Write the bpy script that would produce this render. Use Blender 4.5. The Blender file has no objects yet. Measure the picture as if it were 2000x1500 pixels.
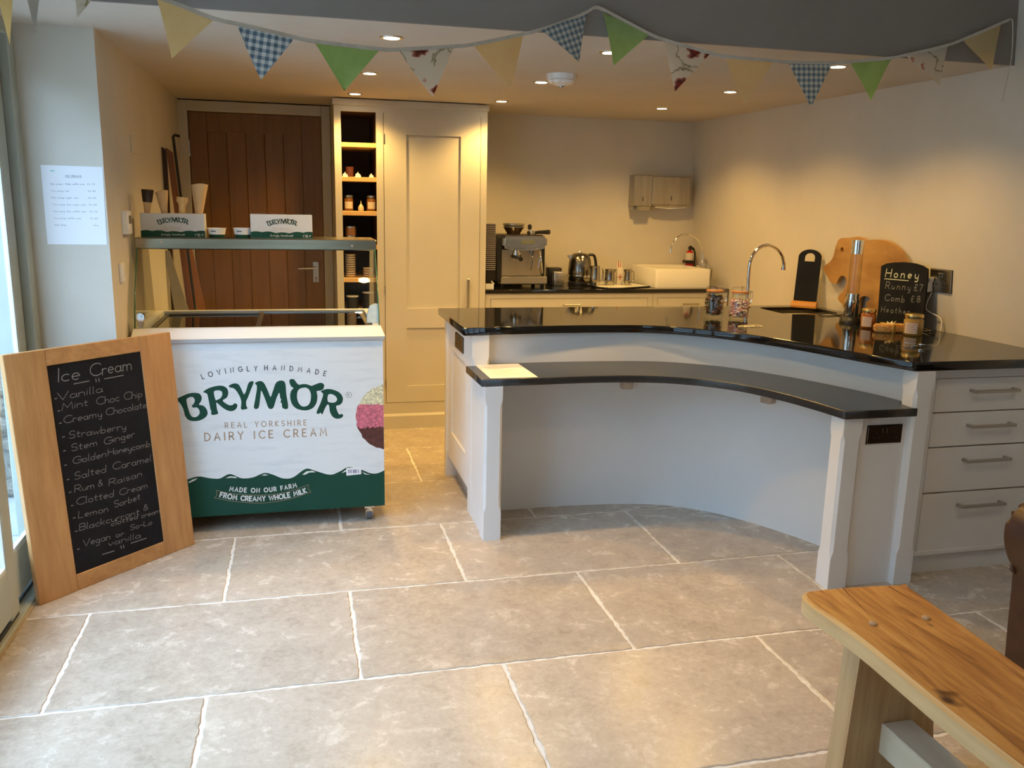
import bpy, bmesh, math, random
from mathutils import Vector, Matrix
random.seed(7)
C = bpy.context.scene.collection
PI = math.pi
# ------------------------------------------------------------------ camera
W_, P_, R_, FPX, EYE = -0.2453, 0.20816, 0.02092, 1676.4, Vector((0, 0, 1.455))
_right = Vector((math.cos(W_), math.sin(W_), 0))
_fwd = Vector((-math.sin(W_)*math.cos(P_), math.cos(W_)*math.cos(P_), -math.sin(P_)))
_down = _fwd.cross(_right)
RIGHT = _right*math.cos(R_) - _down*math.sin(R_)
DOWN = _right*math.sin(R_) + _down*math.cos(R_)
FWD = _fwd
cam_d = bpy.data.cameras.new('camera'); cam_d.sensor_width = 36; cam_d.sensor_fit = 'HORIZONTAL'
cam_d.lens = FPX/2000*36; cam_d.clip_start = 0.05
cam = bpy.data.objects.new('camera', cam_d); C.objects.link(cam)
cam.matrix_world = Matrix(((RIGHT.x, -DOWN.x, -FWD.x, EYE.x), (RIGHT.y, -DOWN.y, -FWD.y, EYE.y), (RIGHT.z, -DOWN.z, -FWD.z, EYE.z), (0, 0, 0, 1)))
bpy.context.scene.camera = cam
# ------------------------------------------------------------------ world, exposure
sc = bpy.context.scene
sc.view_settings.view_transform = 'Standard'; sc.view_settings.look = 'None'
sc.view_settings.gamma = 1; sc.view_settings.use_curve_mapping = False
sc.view_settings.exposure = -0.06
SKY = 15.5
LAMP = 34.0
wd = bpy.data.worlds.new('overcast_sky'); sc.world = wd; wd.use_nodes = True
_n = wd.node_tree.nodes; _b = _n['Background']
_b.inputs['Color'].default_value = (0.45, 0.69, 1.0, 1); _b.inputs['Strength'].default_value = SKY

# ------------------------------------------------------------------ where a sight line meets a real surface
def ray(x, y): return RIGHT*(x-1000) + DOWN*(y-750) + FWD*FPX
def at_z(x, y, z=0.0):
    d = ray(x, y); return EYE + d*((z-EYE.z)/d.z)
def at_y(x, y, Y):
    d = ray(x, y); return EYE + d*(Y/d.y)
def at_x(x, y, X):
    d = ray(x, y); return EYE + d*(X/d.x)
def hit(x, y, o, n):
    d = ray(x, y); return EYE + d*((o-EYE).dot(n)/d.dot(n))
WALL_O = Vector((2.80, 5.85, 2.047)); WALL_N = Vector((1, 0.0262, 0.083))   # right wall: leans very slightly
def at_wall(x, y, off=0.0): return hit(x, y, WALL_O - Vector((off, 0, 0)), WALL_N)
def wall_x(y, z): return 2.80 + 0.0262*(5.85-y) + 0.083*(2.047-z)

# ------------------------------------------------------------------ materials
MATS = {}
def mat(name, col, rough=0.5, metal=0.0, **k):
    if name in MATS: return MATS[name]
    m = bpy.data.materials.new(name); m.use_nodes = True; MATS[name] = m
    b = m.node_tree.nodes['Principled BSDF']
    b.inputs['Base Color'].default_value = (*col, 1); b.inputs['Roughness'].default_value = rough
    b.inputs['Metallic'].default_value = metal
    for a, v in k.items(): b.inputs[a.replace('_', ' ')].default_value = v
    return m
def nd(m, t, **k):
    n = m.node_tree.nodes.new(t)
    for a, v in k.items():
        if a.startswith('i_'): n.inputs[a[2:].replace('_', ' ')].default_value = v
        else: setattr(n, a, v)
    return n
def lk(m, a, b): m.node_tree.links.new(a, b)
def ramp(m, fac, stops):
    r = nd(m, 'ShaderNodeValToRGB'); e = r.color_ramp.elements
    while len(e) < len(stops): e.new(0.5)
    for q, (p, c) in zip(e, stops): q.position = p; q.color = (*c, 1)
    lk(m, fac, r.inputs[0]); return r.outputs[0]
def coords(m, scale=(1, 1, 1), kind='Object', rnd=False):
    tc = nd(m, 'ShaderNodeTexCoord'); mp = nd(m, 'ShaderNodeMapping'); mp.inputs['Scale'].default_value = scale
    lk(m, tc.outputs[kind], mp.inputs['Vector'])
    if rnd:
        oi = nd(m, 'ShaderNodeObjectInfo'); mu = nd(m, 'ShaderNodeMath', operation='MULTIPLY'); mu.inputs[1].default_value = 37
        lk(m, oi.outputs['Random'], mu.inputs[0]); cx = nd(m, 'ShaderNodeCombineXYZ')
        for i in range(3): lk(m, mu.outputs[0], cx.inputs[i])
        lk(m, cx.outputs[0], mp.inputs['Location'])
    return mp.outputs[0]
def noise(m, vec, scale, detail=5, rough=0.6, dist=0.0):
    n = nd(m, 'ShaderNodeTexNoise'); n.inputs['Scale'].default_value = scale; n.inputs['Detail'].default_value = detail
    n.inputs['Roughness'].default_value = rough; n.inputs['Distortion'].default_value = dist
    lk(m, vec, n.inputs['Vector']); return n.outputs['Fac']
def bump(m, fac, strength=0.2, dist=0.005):
    b = nd(m, 'ShaderNodeBump'); b.inputs['Strength'].default_value = strength; b.inputs['Distance'].default_value = dist
    lk(m, fac, b.inputs['Height']); lk(m, b.outputs[0], m.node_tree.nodes['Principled BSDF'].inputs['Normal'])
def base(m, c): lk(m, c, m.node_tree.nodes['Principled BSDF'].inputs['Base Color'])
def noisy(name, c1, c2, scale, rough=0.5, metal=0.0, sc3=(1, 1, 1), lo=0.35, hi=0.65, bs=0.0, bd=0.003, rnd=False, detail=5, **k):
    if name in MATS: return MATS[name]
    m = mat(name, c1, rough, metal, **k); v = coords(m, sc3, rnd=rnd); f = noise(m, v, scale, detail)
    base(m, ramp(m, f, [(lo, c1), (hi, c2)]))
    if bs: bump(m, f, bs, bd)
    return m
def wood(name, c1, c2, axis='Z', rough=0.45, fine=60, rnd=True):
    if name in MATS: return MATS[name]
    m = mat(name, c1, rough)
    s = {'X': (0.06, 1, 1), 'Y': (1, 0.06, 1), 'Z': (1, 1, 0.06)}[axis]
    v = coords(m, s, rnd=rnd); f1 = noise(m, v, fine, 6, 0.65, 0.3); f2 = noise(m, v, fine*0.22, 3, 0.5, 1.5)
    mx = nd(m, 'ShaderNodeMath', operation='ADD'); lk(m, f1, mx.inputs[0]); lk(m, f2, mx.inputs[1])
    dv = nd(m, 'ShaderNodeMath', operation='MULTIPLY'); dv.inputs[1].default_value = 0.5; lk(m, mx.outputs[0], dv.inputs[0])
    base(m, ramp(m, dv.outputs[0], [(0.36, c1), (0.62, c2)])); bump(m, f1, 0.12, 0.002); return m
def glassy(name, tint=(1, 1, 1), refl=0.9, ior=1.45):
    """thin pane: clear transmission with a Fresnel reflection"""
    if name in MATS: return MATS[name]
    m = bpy.data.materials.new(name); m.use_nodes = True; MATS[name] = m; nt = m.node_tree; nt.nodes.clear()
    o = nd(m, 'ShaderNodeOutputMaterial'); t = nd(m, 'ShaderNodeBsdfTransparent'); t.inputs[0].default_value = (*tint, 1)
    g = nd(m, 'ShaderNodeBsdfGlossy'); g.inputs['Roughness'].default_value = 0.02; g.inputs[0].default_value = (refl, refl, refl, 1)
    lw = nd(m, 'ShaderNodeLayerWeight'); lw.inputs['Blend'].default_value = 0.5; pw = nd(m, 'ShaderNodeMath', operation='POWER'); pw.inputs[1].default_value = 4.0
    lk(m, lw.outputs['Facing'], pw.inputs[0]); f = nd(m, 'ShaderNodeMath', operation='MULTIPLY_ADD'); f.inputs[1].default_value = 0.85; f.inputs[2].default_value = 0.03+0.05*(ior-1.45)/0.15
    lk(m, pw.outputs[0], f.inputs[0]); mx = nd(m, 'ShaderNodeMixShader')
    lk(m, f.outputs[0], mx.inputs[0]); lk(m, t.outputs[0], mx.inputs[1]); lk(m, g.outputs[0], mx.inputs[2]); lk(m, mx.outputs[0], o.inputs[0]); return m
def emis(name, col, s):
    if name in MATS: return MATS[name]
    m = mat(name, col, 0.5); b = m.node_tree.nodes['Principled BSDF']
    b.inputs['Emission Color'].default_value = (*col, 1); b.inputs['Emission Strength'].default_value = s; return m

M_wall = noisy('plaster_paint', (0.60, 0.555, 0.465), (0.64, 0.59, 0.50), 3, 0.85, bs=0.05)
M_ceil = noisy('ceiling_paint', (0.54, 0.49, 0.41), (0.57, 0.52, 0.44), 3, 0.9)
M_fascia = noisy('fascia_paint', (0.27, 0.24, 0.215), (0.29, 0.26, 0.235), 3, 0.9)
M_cab = noisy('cream_cabinet_paint', (0.54, 0.505, 0.42), (0.57, 0.53, 0.445), 4, 0.5)
M_isl = noisy('pale_grey_cabinet_paint', (0.78, 0.78, 0.775), (0.80, 0.80, 0.795), 4, 0.45)
M_white = mat('white_gloss', (0.82, 0.82, 0.80), 0.35)
M_frame = noisy('sage_grey_frame_paint', (0.40, 0.43, 0.37), (0.44, 0.47, 0.41), 6, 0.4)
M_black = mat('black_plastic', (0.012, 0.012, 0.013), 0.4)
M_steel = noisy('brushed_steel', (0.62, 0.60, 0.56), (0.70, 0.68, 0.64), 40, 0.27, 1.0, sc3=(0.05, 1, 1))
M_chrome = mat('chrome', (0.80, 0.79, 0.77), 0.07, 1.0)
M_nickel = mat('satin_nickel', (0.45, 0.44, 0.42), 0.32, 1.0)
M_dark = mat('dark_interior', (0.05, 0.025, 0.015), 0.6)
M_oak = wood('oak_vertical', (0.43, 0.215, 0.075), (0.59, 0.32, 0.125), 'Z', 0.45, 50)
M_oakx = wood('oak_horizontal', (0.43, 0.215, 0.075), (0.59, 0.32, 0.125), 'X', 0.45, 50)
M_door = wood('door_oak', (0.15, 0.066, 0.012), (0.21, 0.095, 0.020), 'Z', 0.4, 45)
M_shelf = wood('shelf_oak', (0.62, 0.36, 0.13), (0.72, 0.45, 0.18), 'X', 0.45, 45)
M_paper = mat('white_paper', (0.86, 0.87, 0.88), 0.7)
M_ink = mat('grey_ink', (0.16, 0.17, 0.20), 0.8)
M_green = mat('printed_green', (0.008, 0.062, 0.040), 0.55, Specular_IOR_Level=0.25)
M_navy = mat('printed_dark_ink', (0.03, 0.045, 0.06), 0.4)
M_tan = mat('printed_tan', (0.42, 0.29, 0.19), 0.4)
M_pw = mat('printed_white', (0.8, 0.82, 0.8), 0.4)
M_glass = glassy('clear_glass')
M_glass2 = glassy('greenish_glass', (0.93, 0.97, 0.95), 0.9)
M_jar = glassy('jar_glass', (0.96, 0.98, 0.97), 0.9, 1.5)
M_slate = noisy('blackboard_slate', (0.004, 0.005, 0.010), (0.008, 0.010, 0.016), 9, 0.75, Specular_IOR_Level=0.25)
M_chalk = mat('chalk', (0.27, 0.28, 0.28), 0.9)
M_chalkd = mat('faint_chalk', (0.20, 0.21, 0.20), 0.9)
M_ceram = mat('cream_ceramic', (0.83, 0.79, 0.68), 0.12)
def granite():
    m = mat('black_granite', (0.006, 0.006, 0.007), 0.06); v = coords(m)
    f = noise(m, v, 420, 2, 0.5)
    base(m, ramp(m, f, [(0.60, (0.006, 0.006, 0.007)), (0.72, (0.05, 0.045, 0.045))]))
    return m
M_granite = granite()
def granite2():
    m = mat('honed_granite', (0.03, 0.032, 0.035), 0.24); v = coords(m)
    f = noise(m, v, 380, 2, 0.5)
    base(m, ramp(m, f, [(0.55, (0.022, 0.023, 0.025)), (0.75, (0.07, 0.07, 0.07))]))
    return m
M_granite2 = granite2()
def limestone():
    m = mat('limestone', (0.5, 0.45, 0.4), 0.3); v = coords(m, rnd=True)
    f1 = noise(m, v, 9.0, 8, 0.66, 0.3); f2 = noise(m, v, 42, 6, 0.72, 0.5)
    a = nd(m, 'ShaderNodeMath', operation='MULTIPLY_ADD'); a.inputs[1].default_value = 0.5; lk(m, f2, a.inputs[0])
    h = nd(m, 'ShaderNodeMath', operation='MULTIPLY'); h.inputs[1].default_value = 0.5; lk(m, f1, h.inputs[0]); lk(m, h.outputs[0], a.inputs[2])
    c = ramp(m, a.outputs[0], [(0.36, (0.40, 0.33, 0.255)), (0.46, (0.475, 0.40, 0.315)), (0.55, (0.53, 0.455, 0.365)), (0.66, (0.65, 0.58, 0.485))])
    oi = nd(m, 'ShaderNodeObjectInfo'); hs = nd(m, 'ShaderNodeHueSaturation'); mr = nd(m, 'ShaderNodeMapRange')
    mr.inputs['To Min'].default_value = 1.02; mr.inputs['To Max'].default_value = 1.16
    lk(m, oi.outputs['Random'], mr.inputs['Value']); lk(m, mr.outputs[0], hs.inputs['Value']); lk(m, c, hs.inputs['Color'])
    vo = noise(m, v, 70, 2, 0.5, 0.2); pit = ramp(m, vo, [(0.17, (0.35, 0.3, 0.25)), (0.20, (1, 1, 1))])
    mx = nd(m, 'ShaderNodeMix', data_type='RGBA', blend_type='MULTIPLY'); mx.inputs[0].default_value = 1
    lk(m, hs.outputs[0], mx.inputs[6]); lk(m, pit, mx.inputs[7]); base(m, mx.outputs[2])
    rr = nd(m, 'ShaderNodeMapRange'); rr.inputs['To Min'].default_value = 0.15; rr.inputs['To Max'].default_value = 0.36
    lk(m, f1, rr.inputs['Value']); lk(m, rr.outputs[0], m.node_tree.nodes['Principled BSDF'].inputs['Roughness'])
    bump(m, f2, 0.10, 0.002); return m
M_tile = limestone()
M_grout = noisy('white_grout', (0.80, 0.75, 0.67), (0.88, 0.84, 0.77), 60, 0.9, bs=0.3)

# ------------------------------------------------------------------ mesh building
class MB:
    def __init__(s): s.bm = bmesh.new()
    def _xf(s, vs, M):
        if M is not None: bmesh.ops.transform(s.bm, matrix=M, verts=vs)
    def box(s, a, b, bev=0.0, M=None, seg=1):
        a, b = Vector(a), Vector(b); c = (a+b)/2; d = b-a
        r = bmesh.ops.create_cube(s.bm, size=1, matrix=Matrix.Translation(c) @ Matrix.Diagonal((abs(d.x), abs(d.y), abs(d.z), 1)))
        vs = r['verts']
        if bev:
            es = list({e for v in vs for e in v.link_edges})
            r2 = bmesh.ops.bevel(s.bm, geom=es, offset=bev, segments=seg, profile=0.5, affect='EDGES', clamp_overlap=True)
            vs = [v for v in r2['verts']]
            vs = list({v for v in vs} | {v for f in r2['faces'] for v in f.verts})
        s._xf(vs, M); return s
    def lathe(s, prof, c=(0, 0, 0), seg=24, M=None, cap=True):
        """prof: (radius, z) from bottom to top"""
        c = Vector(c); rings = []; allv = []
        for r, z in prof:
            if r < 1e-6: v = s.bm.verts.new(c+Vector((0, 0, z))); rings.append([v]); allv.append(v)
            else:
                rg = [s.bm.verts.new(c+Vector((r*math.cos(2*PI*i/seg), r*math.sin(2*PI*i/seg), z))) for i in range(seg)]
                rings.append(rg); allv += rg
        for A, B in zip(rings, rings[1:]):
            for i in range(seg):
                j = (i+1) % seg
                if len(A) == 1 and len(B) == 1: continue
                if len(A) == 1: s.bm.faces.new((A[0], B[j], B[i]))
                elif len(B) == 1: s.bm.faces.new((A[i], A[j], B[0]))
                else: s.bm.faces.new((A[i], A[j], B[j], B[i]))
        if cap:
            if len(rings[0]) > 1: s.bm.faces.new(rings[0][::-1])
            if len(rings[-1]) > 1: s.bm.faces.new(rings[-1])
        s._xf(allv, M); return s
    def cyl(s, p0, p1, r0, r1=None, seg=16):
        return s.tube([p0, p1], [r0, r0 if r1 is None else r1], seg)
    def tube(s, pts, r, seg=10, cap=True, flat=1.0):
        pts = [Vector(p) for p in pts]; n = len(pts); rr = r if isinstance(r, (list, tuple)) else [r]*n
        rings = []; prev = None
        for i, p in enumerate(pts):
            t = (pts[min(i+1, n-1)] - pts[max(i-1, 0)]).normalized()
            if prev is None:
                up = Vector((0, 0, 1)) if abs(t.z) < 0.9 else Vector((0, 1, 0)); a = t.cross(up).normalized()
            else: a = (prev - t*prev.dot(t)).normalized()
            prev = a; b = t.cross(a)
            rings.append([s.bm.verts.new(p + (a*math.cos(2*PI*k/seg) + b*math.sin(2*PI*k/seg)*flat)*rr[i]) for k in range(seg)])
        for A, B in zip(rings, rings[1:]):
            for k in range(seg):
                j = (k+1) % seg; s.bm.faces.new((A[k], A[j], B[j], B[k]))
        if cap: s.bm.faces.new(rings[0][::-1]); s.bm.faces.new(rings[-1])
        return s
    def sphere(s, c, r, sc3=(1, 1, 1), u=16, v=10, M=None):
        m = Matrix.Translation(Vector(c)) @ Matrix.Diagonal((*sc3, 1))
        rr = bmesh.ops.create_uvsphere(s.bm, u_segments=u, v_segments=v, radius=r, matrix=m); s._xf(rr['verts'], M); return s
    def prism(s, pts, vec):
        """closed 3-D polygon extruded by vec"""
        vec = Vector(vec); a = [s.bm.verts.new(Vector(p)) for p in pts]; b = [s.bm.verts.new(Vector(p)+vec) for p in pts]; n = len(a)
        s.bm.faces.new(a); s.bm.faces.new(b[::-1])
        for i in range(n): s.bm.faces.new((a[i], b[i], b[(i+1) % n], a[(i+1) % n]))
        return s
    def strip(s, A, B):
        a = [s.bm.verts.new(Vector(p)) for p in A]; b = [s.bm.verts.new(Vector(p)) for p in B]
        for i in range(len(a)-1): s.bm.faces.new((a[i], a[i+1], b[i+1], b[i]))
        return s
    def face(s, pts): s.bm.faces.new([s.bm.verts.new(Vector(p)) for p in pts]); return s
    def build(s, name, m, parent=None, world=True, smooth=None, recalc=True):
        if recalc: bmesh.ops.recalc_face_normals(s.bm, faces=s.bm.faces[:])
        me = bpy.data.meshes.new(name); s.bm.to_mesh(me); s.bm.free(); return link(name, me, m, parent, world, smooth)
def link(name, me, m, parent=None, world=True, smooth=None):
    me.materials.append(m) if m else None
    if smooth is not None:
        me.polygons.foreach_set('use_smooth', [True]*len(me.polygons))
        try: me.set_sharp_from_angle(angle=math.radians(smooth))
        except Exception: pass
    o = bpy.data.objects.new(name, me); C.objects.link(o)
    if parent is not None:
        o.parent = parent
        if world and parent.parent is None and parent.type == 'EMPTY': o.matrix_parent_inverse = parent.matrix_basis.inverted()
    return o
def thing(name, label, cat, loc=(0, 0, 0), rz=0.0, group=None):
    o = bpy.data.objects.new(name, None); C.objects.link(o); o.empty_display_size = 0.05
    o.matrix_basis = Matrix.Translation(Vector(loc)) @ Matrix.Rotation(rz, 4, 'Z')
    return tag(o, label, cat, group)
def tag(o, label, cat, group=None):
    o['label'] = label; o['category'] = cat
    if group: o['group'] = group
    return o
def struct(o): o['kind'] = 'structure'; return o
def dup(root, loc=None, rz=None, label=None, group=None, name=None):
    r = root.copy(); C.objects.link(r)
    if name: r.name = name
    if loc is not None: r.location = loc
    if rz is not None: r.rotation_euler.z = rz
    if label: r['label'] = label
    if group: r['group'] = group
    for ch in list(root.children):
        c = ch.copy(); C.objects.link(c); c.parent = r
        for g in list(ch.children):
            d = g.copy(); C.objects.link(d); d.parent = c
    return r
def smoothline(pts, n=8, closed=False):
    pts = [Vector(p) for p in pts]; N = len(pts); out = []
    for i in range(N if closed else N-1):
        if closed: p0, p1, p2, p3 = pts[(i-1) % N], pts[i], pts[(i+1) % N], pts[(i+2) % N]
        else: p0, p1, p2, p3 = pts[max(i-1, 0)], pts[i], pts[i+1], pts[min(i+2, N-1)]
        for k in range(n):
            t = k/n; out.append(0.5*((2*p1) + (p2-p0)*t + (2*p0-5*p1+4*p2-p3)*t*t + (3*p1-p0-3*p2+p3)*t**3))
    if not closed: out.append(pts[-1])
    return out
def slab(name, outer, holes, z0, z1, m, parent=None, bev=0.004):
    """flat plate from a 2-D outline with holes, softly rounded edges"""
    cu = bpy.data.curves.new(name, 'CURVE'); cu.dimensions = '2D'; cu.fill_mode = 'BOTH'
    cu.extrude = (z1-z0)/2-bev; cu.bevel_depth = bev; cu.bevel_resolution = 2; cu.offset = -bev
    for loop in [outer]+holes:
        sp = cu.splines.new('POLY'); sp.points.add(len(loop)-1); sp.use_cyclic_u = True
        for p, q in zip(sp.points, loop): p.co = (q[0], q[1], 0, 1)
    t = bpy.data.objects.new('tmp', cu); C.objects.link(t); bpy.context.view_layer.update()
    me = bpy.data.meshes.new_from_object(t.evaluated_get(bpy.context.evaluated_depsgraph_get()))
    bpy.data.objects.remove(t); me.materials.clear(); me.transform(Matrix.Translation((0, 0, (z0+z1)/2))); me.name = name
    return link(name, me, m, parent)
def flatshape(name, loops, P, m, parent=None, depth=0.0006, world=True):
    """flat print: 2-D loops (first outer, then holes ...) laid on frame P (origin, u, v)"""
    cu = bpy.data.curves.new(name, 'CURVE'); cu.dimensions = '2D'; cu.fill_mode = 'BOTH'; cu.extrude = depth/2
    for loop in loops:
        sp = cu.splines.new('POLY'); sp.points.add(len(loop)-1); sp.use_cyclic_u = True
        for p, q in zip(sp.points, loop): p.co = (q[0], q[1], 0, 1)
    t = bpy.data.objects.new('tmp', cu); C.objects.link(t); bpy.context.view_layer.update()
    me = bpy.data.meshes.new_from_object(t.evaluated_get(bpy.context.evaluated_depsgraph_get()))
    bpy.data.objects.remove(t); me.materials.clear(); me.name = name
    w = P.u.cross(P.v)
    me.transform(Matrix(((P.u.x, P.v.x, w.x, P.o.x), (P.u.y, P.v.y, w.y, P.o.y), (P.u.z, P.v.z, w.z, P.o.z), (0, 0, 0, 1))))
    return link(name, me, m, parent, world)
_O = 'topmost second third fourth fifth sixth seventh eighth ninth tenth eleventh twelfth thirteenth fourteenth fifteenth sixteenth seventeenth eighteenth nineteenth twentieth twenty-first twenty-second twenty-third twenty-fourth'.split()
def ORD(k): return _O[0] if k == 1 else _O[k-1]+' from the top'
class Plane:
    def __init__(s, o, u, v, lift=0.0):
        s.u = Vector(u).normalized(); s.v = Vector(v).normalized(); s.n = s.u.cross(s.v).normalized(); s.o = Vector(o) + s.n*lift
    def uv(s, x, y):
        p = hit(x, y, s.o, s.n) - s.o; return Vector((p.dot(s.u), p.dot(s.v)))
    def at(s, a, b, h=0.0): return s.o + s.u*a + s.v*b + s.n*h

# ------------------------------------------------------------------ stroke lettering
def arc(cx, cy, rx, ry, a0, a1, n=8): return [(cx+rx*math.cos(math.radians(a0+(a1-a0)*i/n)), cy+ry*math.sin(math.radians(a0+(a1-a0)*i/n))) for i in range(n+1)]
X = 0.5
G = {
 'A': (.72, [[(0, 0), (.36, 1), (.72, 0)], [(.13, .34), (.59, .34)]]),
 'B': (.56, [[(0, 0), (0, 1), (.28, 1)]+arc(.28, .76, .22, .24, 90, -90)+[(0, .52)], [(.28, .52)]+arc(.30, .26, .26, .26, 90, -90)+[(0, 0)]]),
 'C': (.74, [arc(.46, .5, .44, .5, 45, 315, 14)]),
 'D': (.68, [[(0, 0), (0, 1), (.2, 1)]+arc(.2, .5, .48, .5, 90, -90, 12)+[(0, 0)]]),
 'E': (.5, [[(.5, 1), (0, 1), (0, 0), (.5, 0)], [(0, .52), (.42, .52)]]),
 'F': (.5, [[(.5, 1), (0, 1), (0, 0)], [(0, .52), (.42, .52)]]),
 'G': (.8, [arc(.46, .5, .44, .5, 45, 345, 14)+[(.89*.98, .45), (.5, .45)]]),
 'H': (.64, [[(0, 0), (0, 1)], [(.64, 0), (.64, 1)], [(0, .5), (.64, .5)]]),
 'I': (.06, [[(.03, 0), (.03, 1)]]),
 'K': (.58, [[(0, 0), (0, 1)], [(.54, 1), (.02, .45), (.58, 0)]]),
 'L': (.46, [[(0, 1), (0, 0), (.46, 0)]]),
 'M': (.82, [[(0, 0), (.1, 1), (.41, .3), (.72, 1), (.82, 0)]]),
 'N': (.66, [[(0, 0), (0, 1), (.66, 0), (.66, 1)]]),
 'O': (.92, [arc(.46, .5, .46, .5, 90, 450, 18)]),
 'P': (.54, [[(0, 0), (0, 1), (.27, 1)]+arc(.27, .73, .26, .27, 90, -90)+[(0, .46)]]),
 'R': (.58, [[(0, 0), (0, 1), (.27, 1)]+arc(.27, .73, .26, .27, 90, -90)+[(0, .46)], [(.26, .46), (.58, 0)]]),
 'S': (.54, [arc(.28, .74, .24, .26, 30, 270, 10)+arc(.27, .25, .25, .25, 90, -150, 10)]),
 'T': (.6, [[(0, 1), (.6, 1)], [(.3, 1), (.3, 0)]]),
 'U': (.64, [[(0, 1), (0, .32)]+arc(.32, .32, .32, .32, 180, 360)+[(.64, 1)]]),
 'V': (.7, [[(0, 1), (.35, 0), (.7, 1)]]),
 'W': (1.04, [[(0, 1), (.26, 0), (.52, .9), (.78, 0), (1.04, 1)]]),
 'Y': (.64, [[(0, 1), (.32, .48), (.64, 1)], [(.32, .48), (.32, 0)]]),
 '£': (.5, [arc(.32, .76, .18, .22, 20, 180)+[(.16, .3), (.04, 0), (.5, 0)], [(0, .46), (.38, .46)]]),
 '0': (.5, [arc(.25, .5, .25, .5, 90, 450, 14)]), '1': (.2, [[(0, .8), (.16, 1), (.16, 0)]]),
 '2': (.5, [arc(.25, .74, .24, .26, 160, -30)+[(0, 0), (.5, 0)]]),
 '3': (.5, [arc(.24, .75, .22, .25, 150, -90)+arc(.24, .25, .25, .25, 90, -150)]),
 '4': (.54, [[(.4, 0), (.4, 1), (0, .3), (.54, .3)]]),
 '5': (.5, [[(.46, 1), (.08, 1), (.04, .56)]+arc(.22, .3, .27, .3, 110, -150)]),
 '6': (.5, [arc(.25, .28, .24, .28, 90, 450, 12), [(.02, .3), (.1, .75), (.4, 1)]]),
 '7': (.5, [[(0, 1), (.5, 1), (.14, 0)]]),
 '8': (.5, [arc(.25, .74, .2, .25, 90, 450, 12), arc(.25, .25, .25, .25, 90, 450, 12)]),
 '.': (.05, [[(0, 0), (.04, .03)]]), '-': (.34, [[(0, .45), (.34, .42)]]), "'": (.1, [[(.05, 1), (.02, .8)]]),
 '"': (.16, [[(.02, .3), (.0, .06)], [(.14, .32), (.12, .06)]]), '+': (.4, [[(0, .4), (.4, .4)], [(.2, .6), (.2, .2)]]),
 '&': (.56, [[(.56, .05), (.14, .78)]+arc(.28, .82, .14, .16, 190, -10)+[(.1, .4)]+arc(.24, .2, .2, .2, 150, 330)+[(.54, .42)]]),
 'a': (.46, [arc(.22, .24, .2, .25, 60, 400, 12), [(.43, .5), (.42, .08), (.5, .0)]]),
 'b': (.44, [[(.02, 1), (.02, 0)], arc(.22, .25, .2, .25, 150, -170, 12)]),
 'c': (.4, [arc(.24, .25, .22, .25, 50, 310, 10)]),
 'd': (.46, [arc(.22, .24, .2, .25, 60, 400, 12), [(.43, 1), (.42, .05)]]),
 'e': (.42, [[(.04, .26), (.40, .28)]+arc(.22, .26, .19, .25, 5, 310, 12)]),
 'f': (.34, [arc(.3, .82, .14, .18, 60, 180)+[(.15, 0)], [(0, .5), (.32, .5)]]),
 'g': (.46, [arc(.22, .26, .2, .24, 60, 400, 12), [(.42, .5), (.42, -.2)]+arc(.24, -.22, .18, .18, 0, -150)]),
 'h': (.42, [[(.02, 1), (.02, 0)], [(.02, .3)]+arc(.22, .3, .18, .2, 160, 0)+[(.41, 0)]]),
 'i': (.1, [[(.05, .5), (.05, .02)], [(.06, .7), (.07, .74)]]),
 'k': (.4, [[(.02, 1), (.02, 0)], [(.36, .5), (.04, .22), (.4, 0)]]),
 'l': (.12, [[(.04, 1), (.04, .08), (.12, 0)]]),
 'm': (.66, [[(.02, .5), (.02, 0)], [(.02, .3)]+arc(.17, .32, .14, .18, 160, 0)+[(.31, 0)], [(.31, .3)]+arc(.47, .32, .15, .18, 160, 0)+[(.63, 0)]]),
 'n': (.42, [[(.02, .5), (.02, 0)], [(.02, .3)]+arc(.22, .3, .18, .2, 160, 0)+[(.41, 0)]]),
 'o': (.44, [arc(.22, .25, .21, .25, 90, 450, 14)]),
 'p': (.44, [[(.02, .5), (.02, -.42)], arc(.22, .25, .2, .25, 150, -170, 12)]),
 'r': (.32, [[(.02, .5), (.02, 0)], [(.02, .3)]+arc(.2, .32, .17, .18, 160, 50)]),
 's': (.34, [arc(.18, .37, .14, .13, 30, 270, 8)+arc(.17, .125, .15, .125, 90, -150, 8)]),
 't': (.34, [[(.14, .85), (.14, .1), (.3, .02)], [(0, .55), (.32, .55)]]),
 'u': (.42, [[(.02, .5), (.03, .2)]+arc(.21, .2, .18, .2, 190, 350)+[(.41, .5), (.42, 0)]]),
 'v': (.4, [[(0, .5), (.2, 0), (.4, .5)]]),
 'w': (.6, [[(0, .5), (.15, 0), (.3, .42), (.45, 0), (.6, .5)]]),
 'y': (.42, [[(.02, .5), (.05, .2)]+arc(.22, .2, .17, .18, 190, 340)+[(.41, .5), (.40, -.2)]+arc(.24, -.22, .16, .16, 0, -130)]),
 ' ': (.3, []),
}
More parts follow.
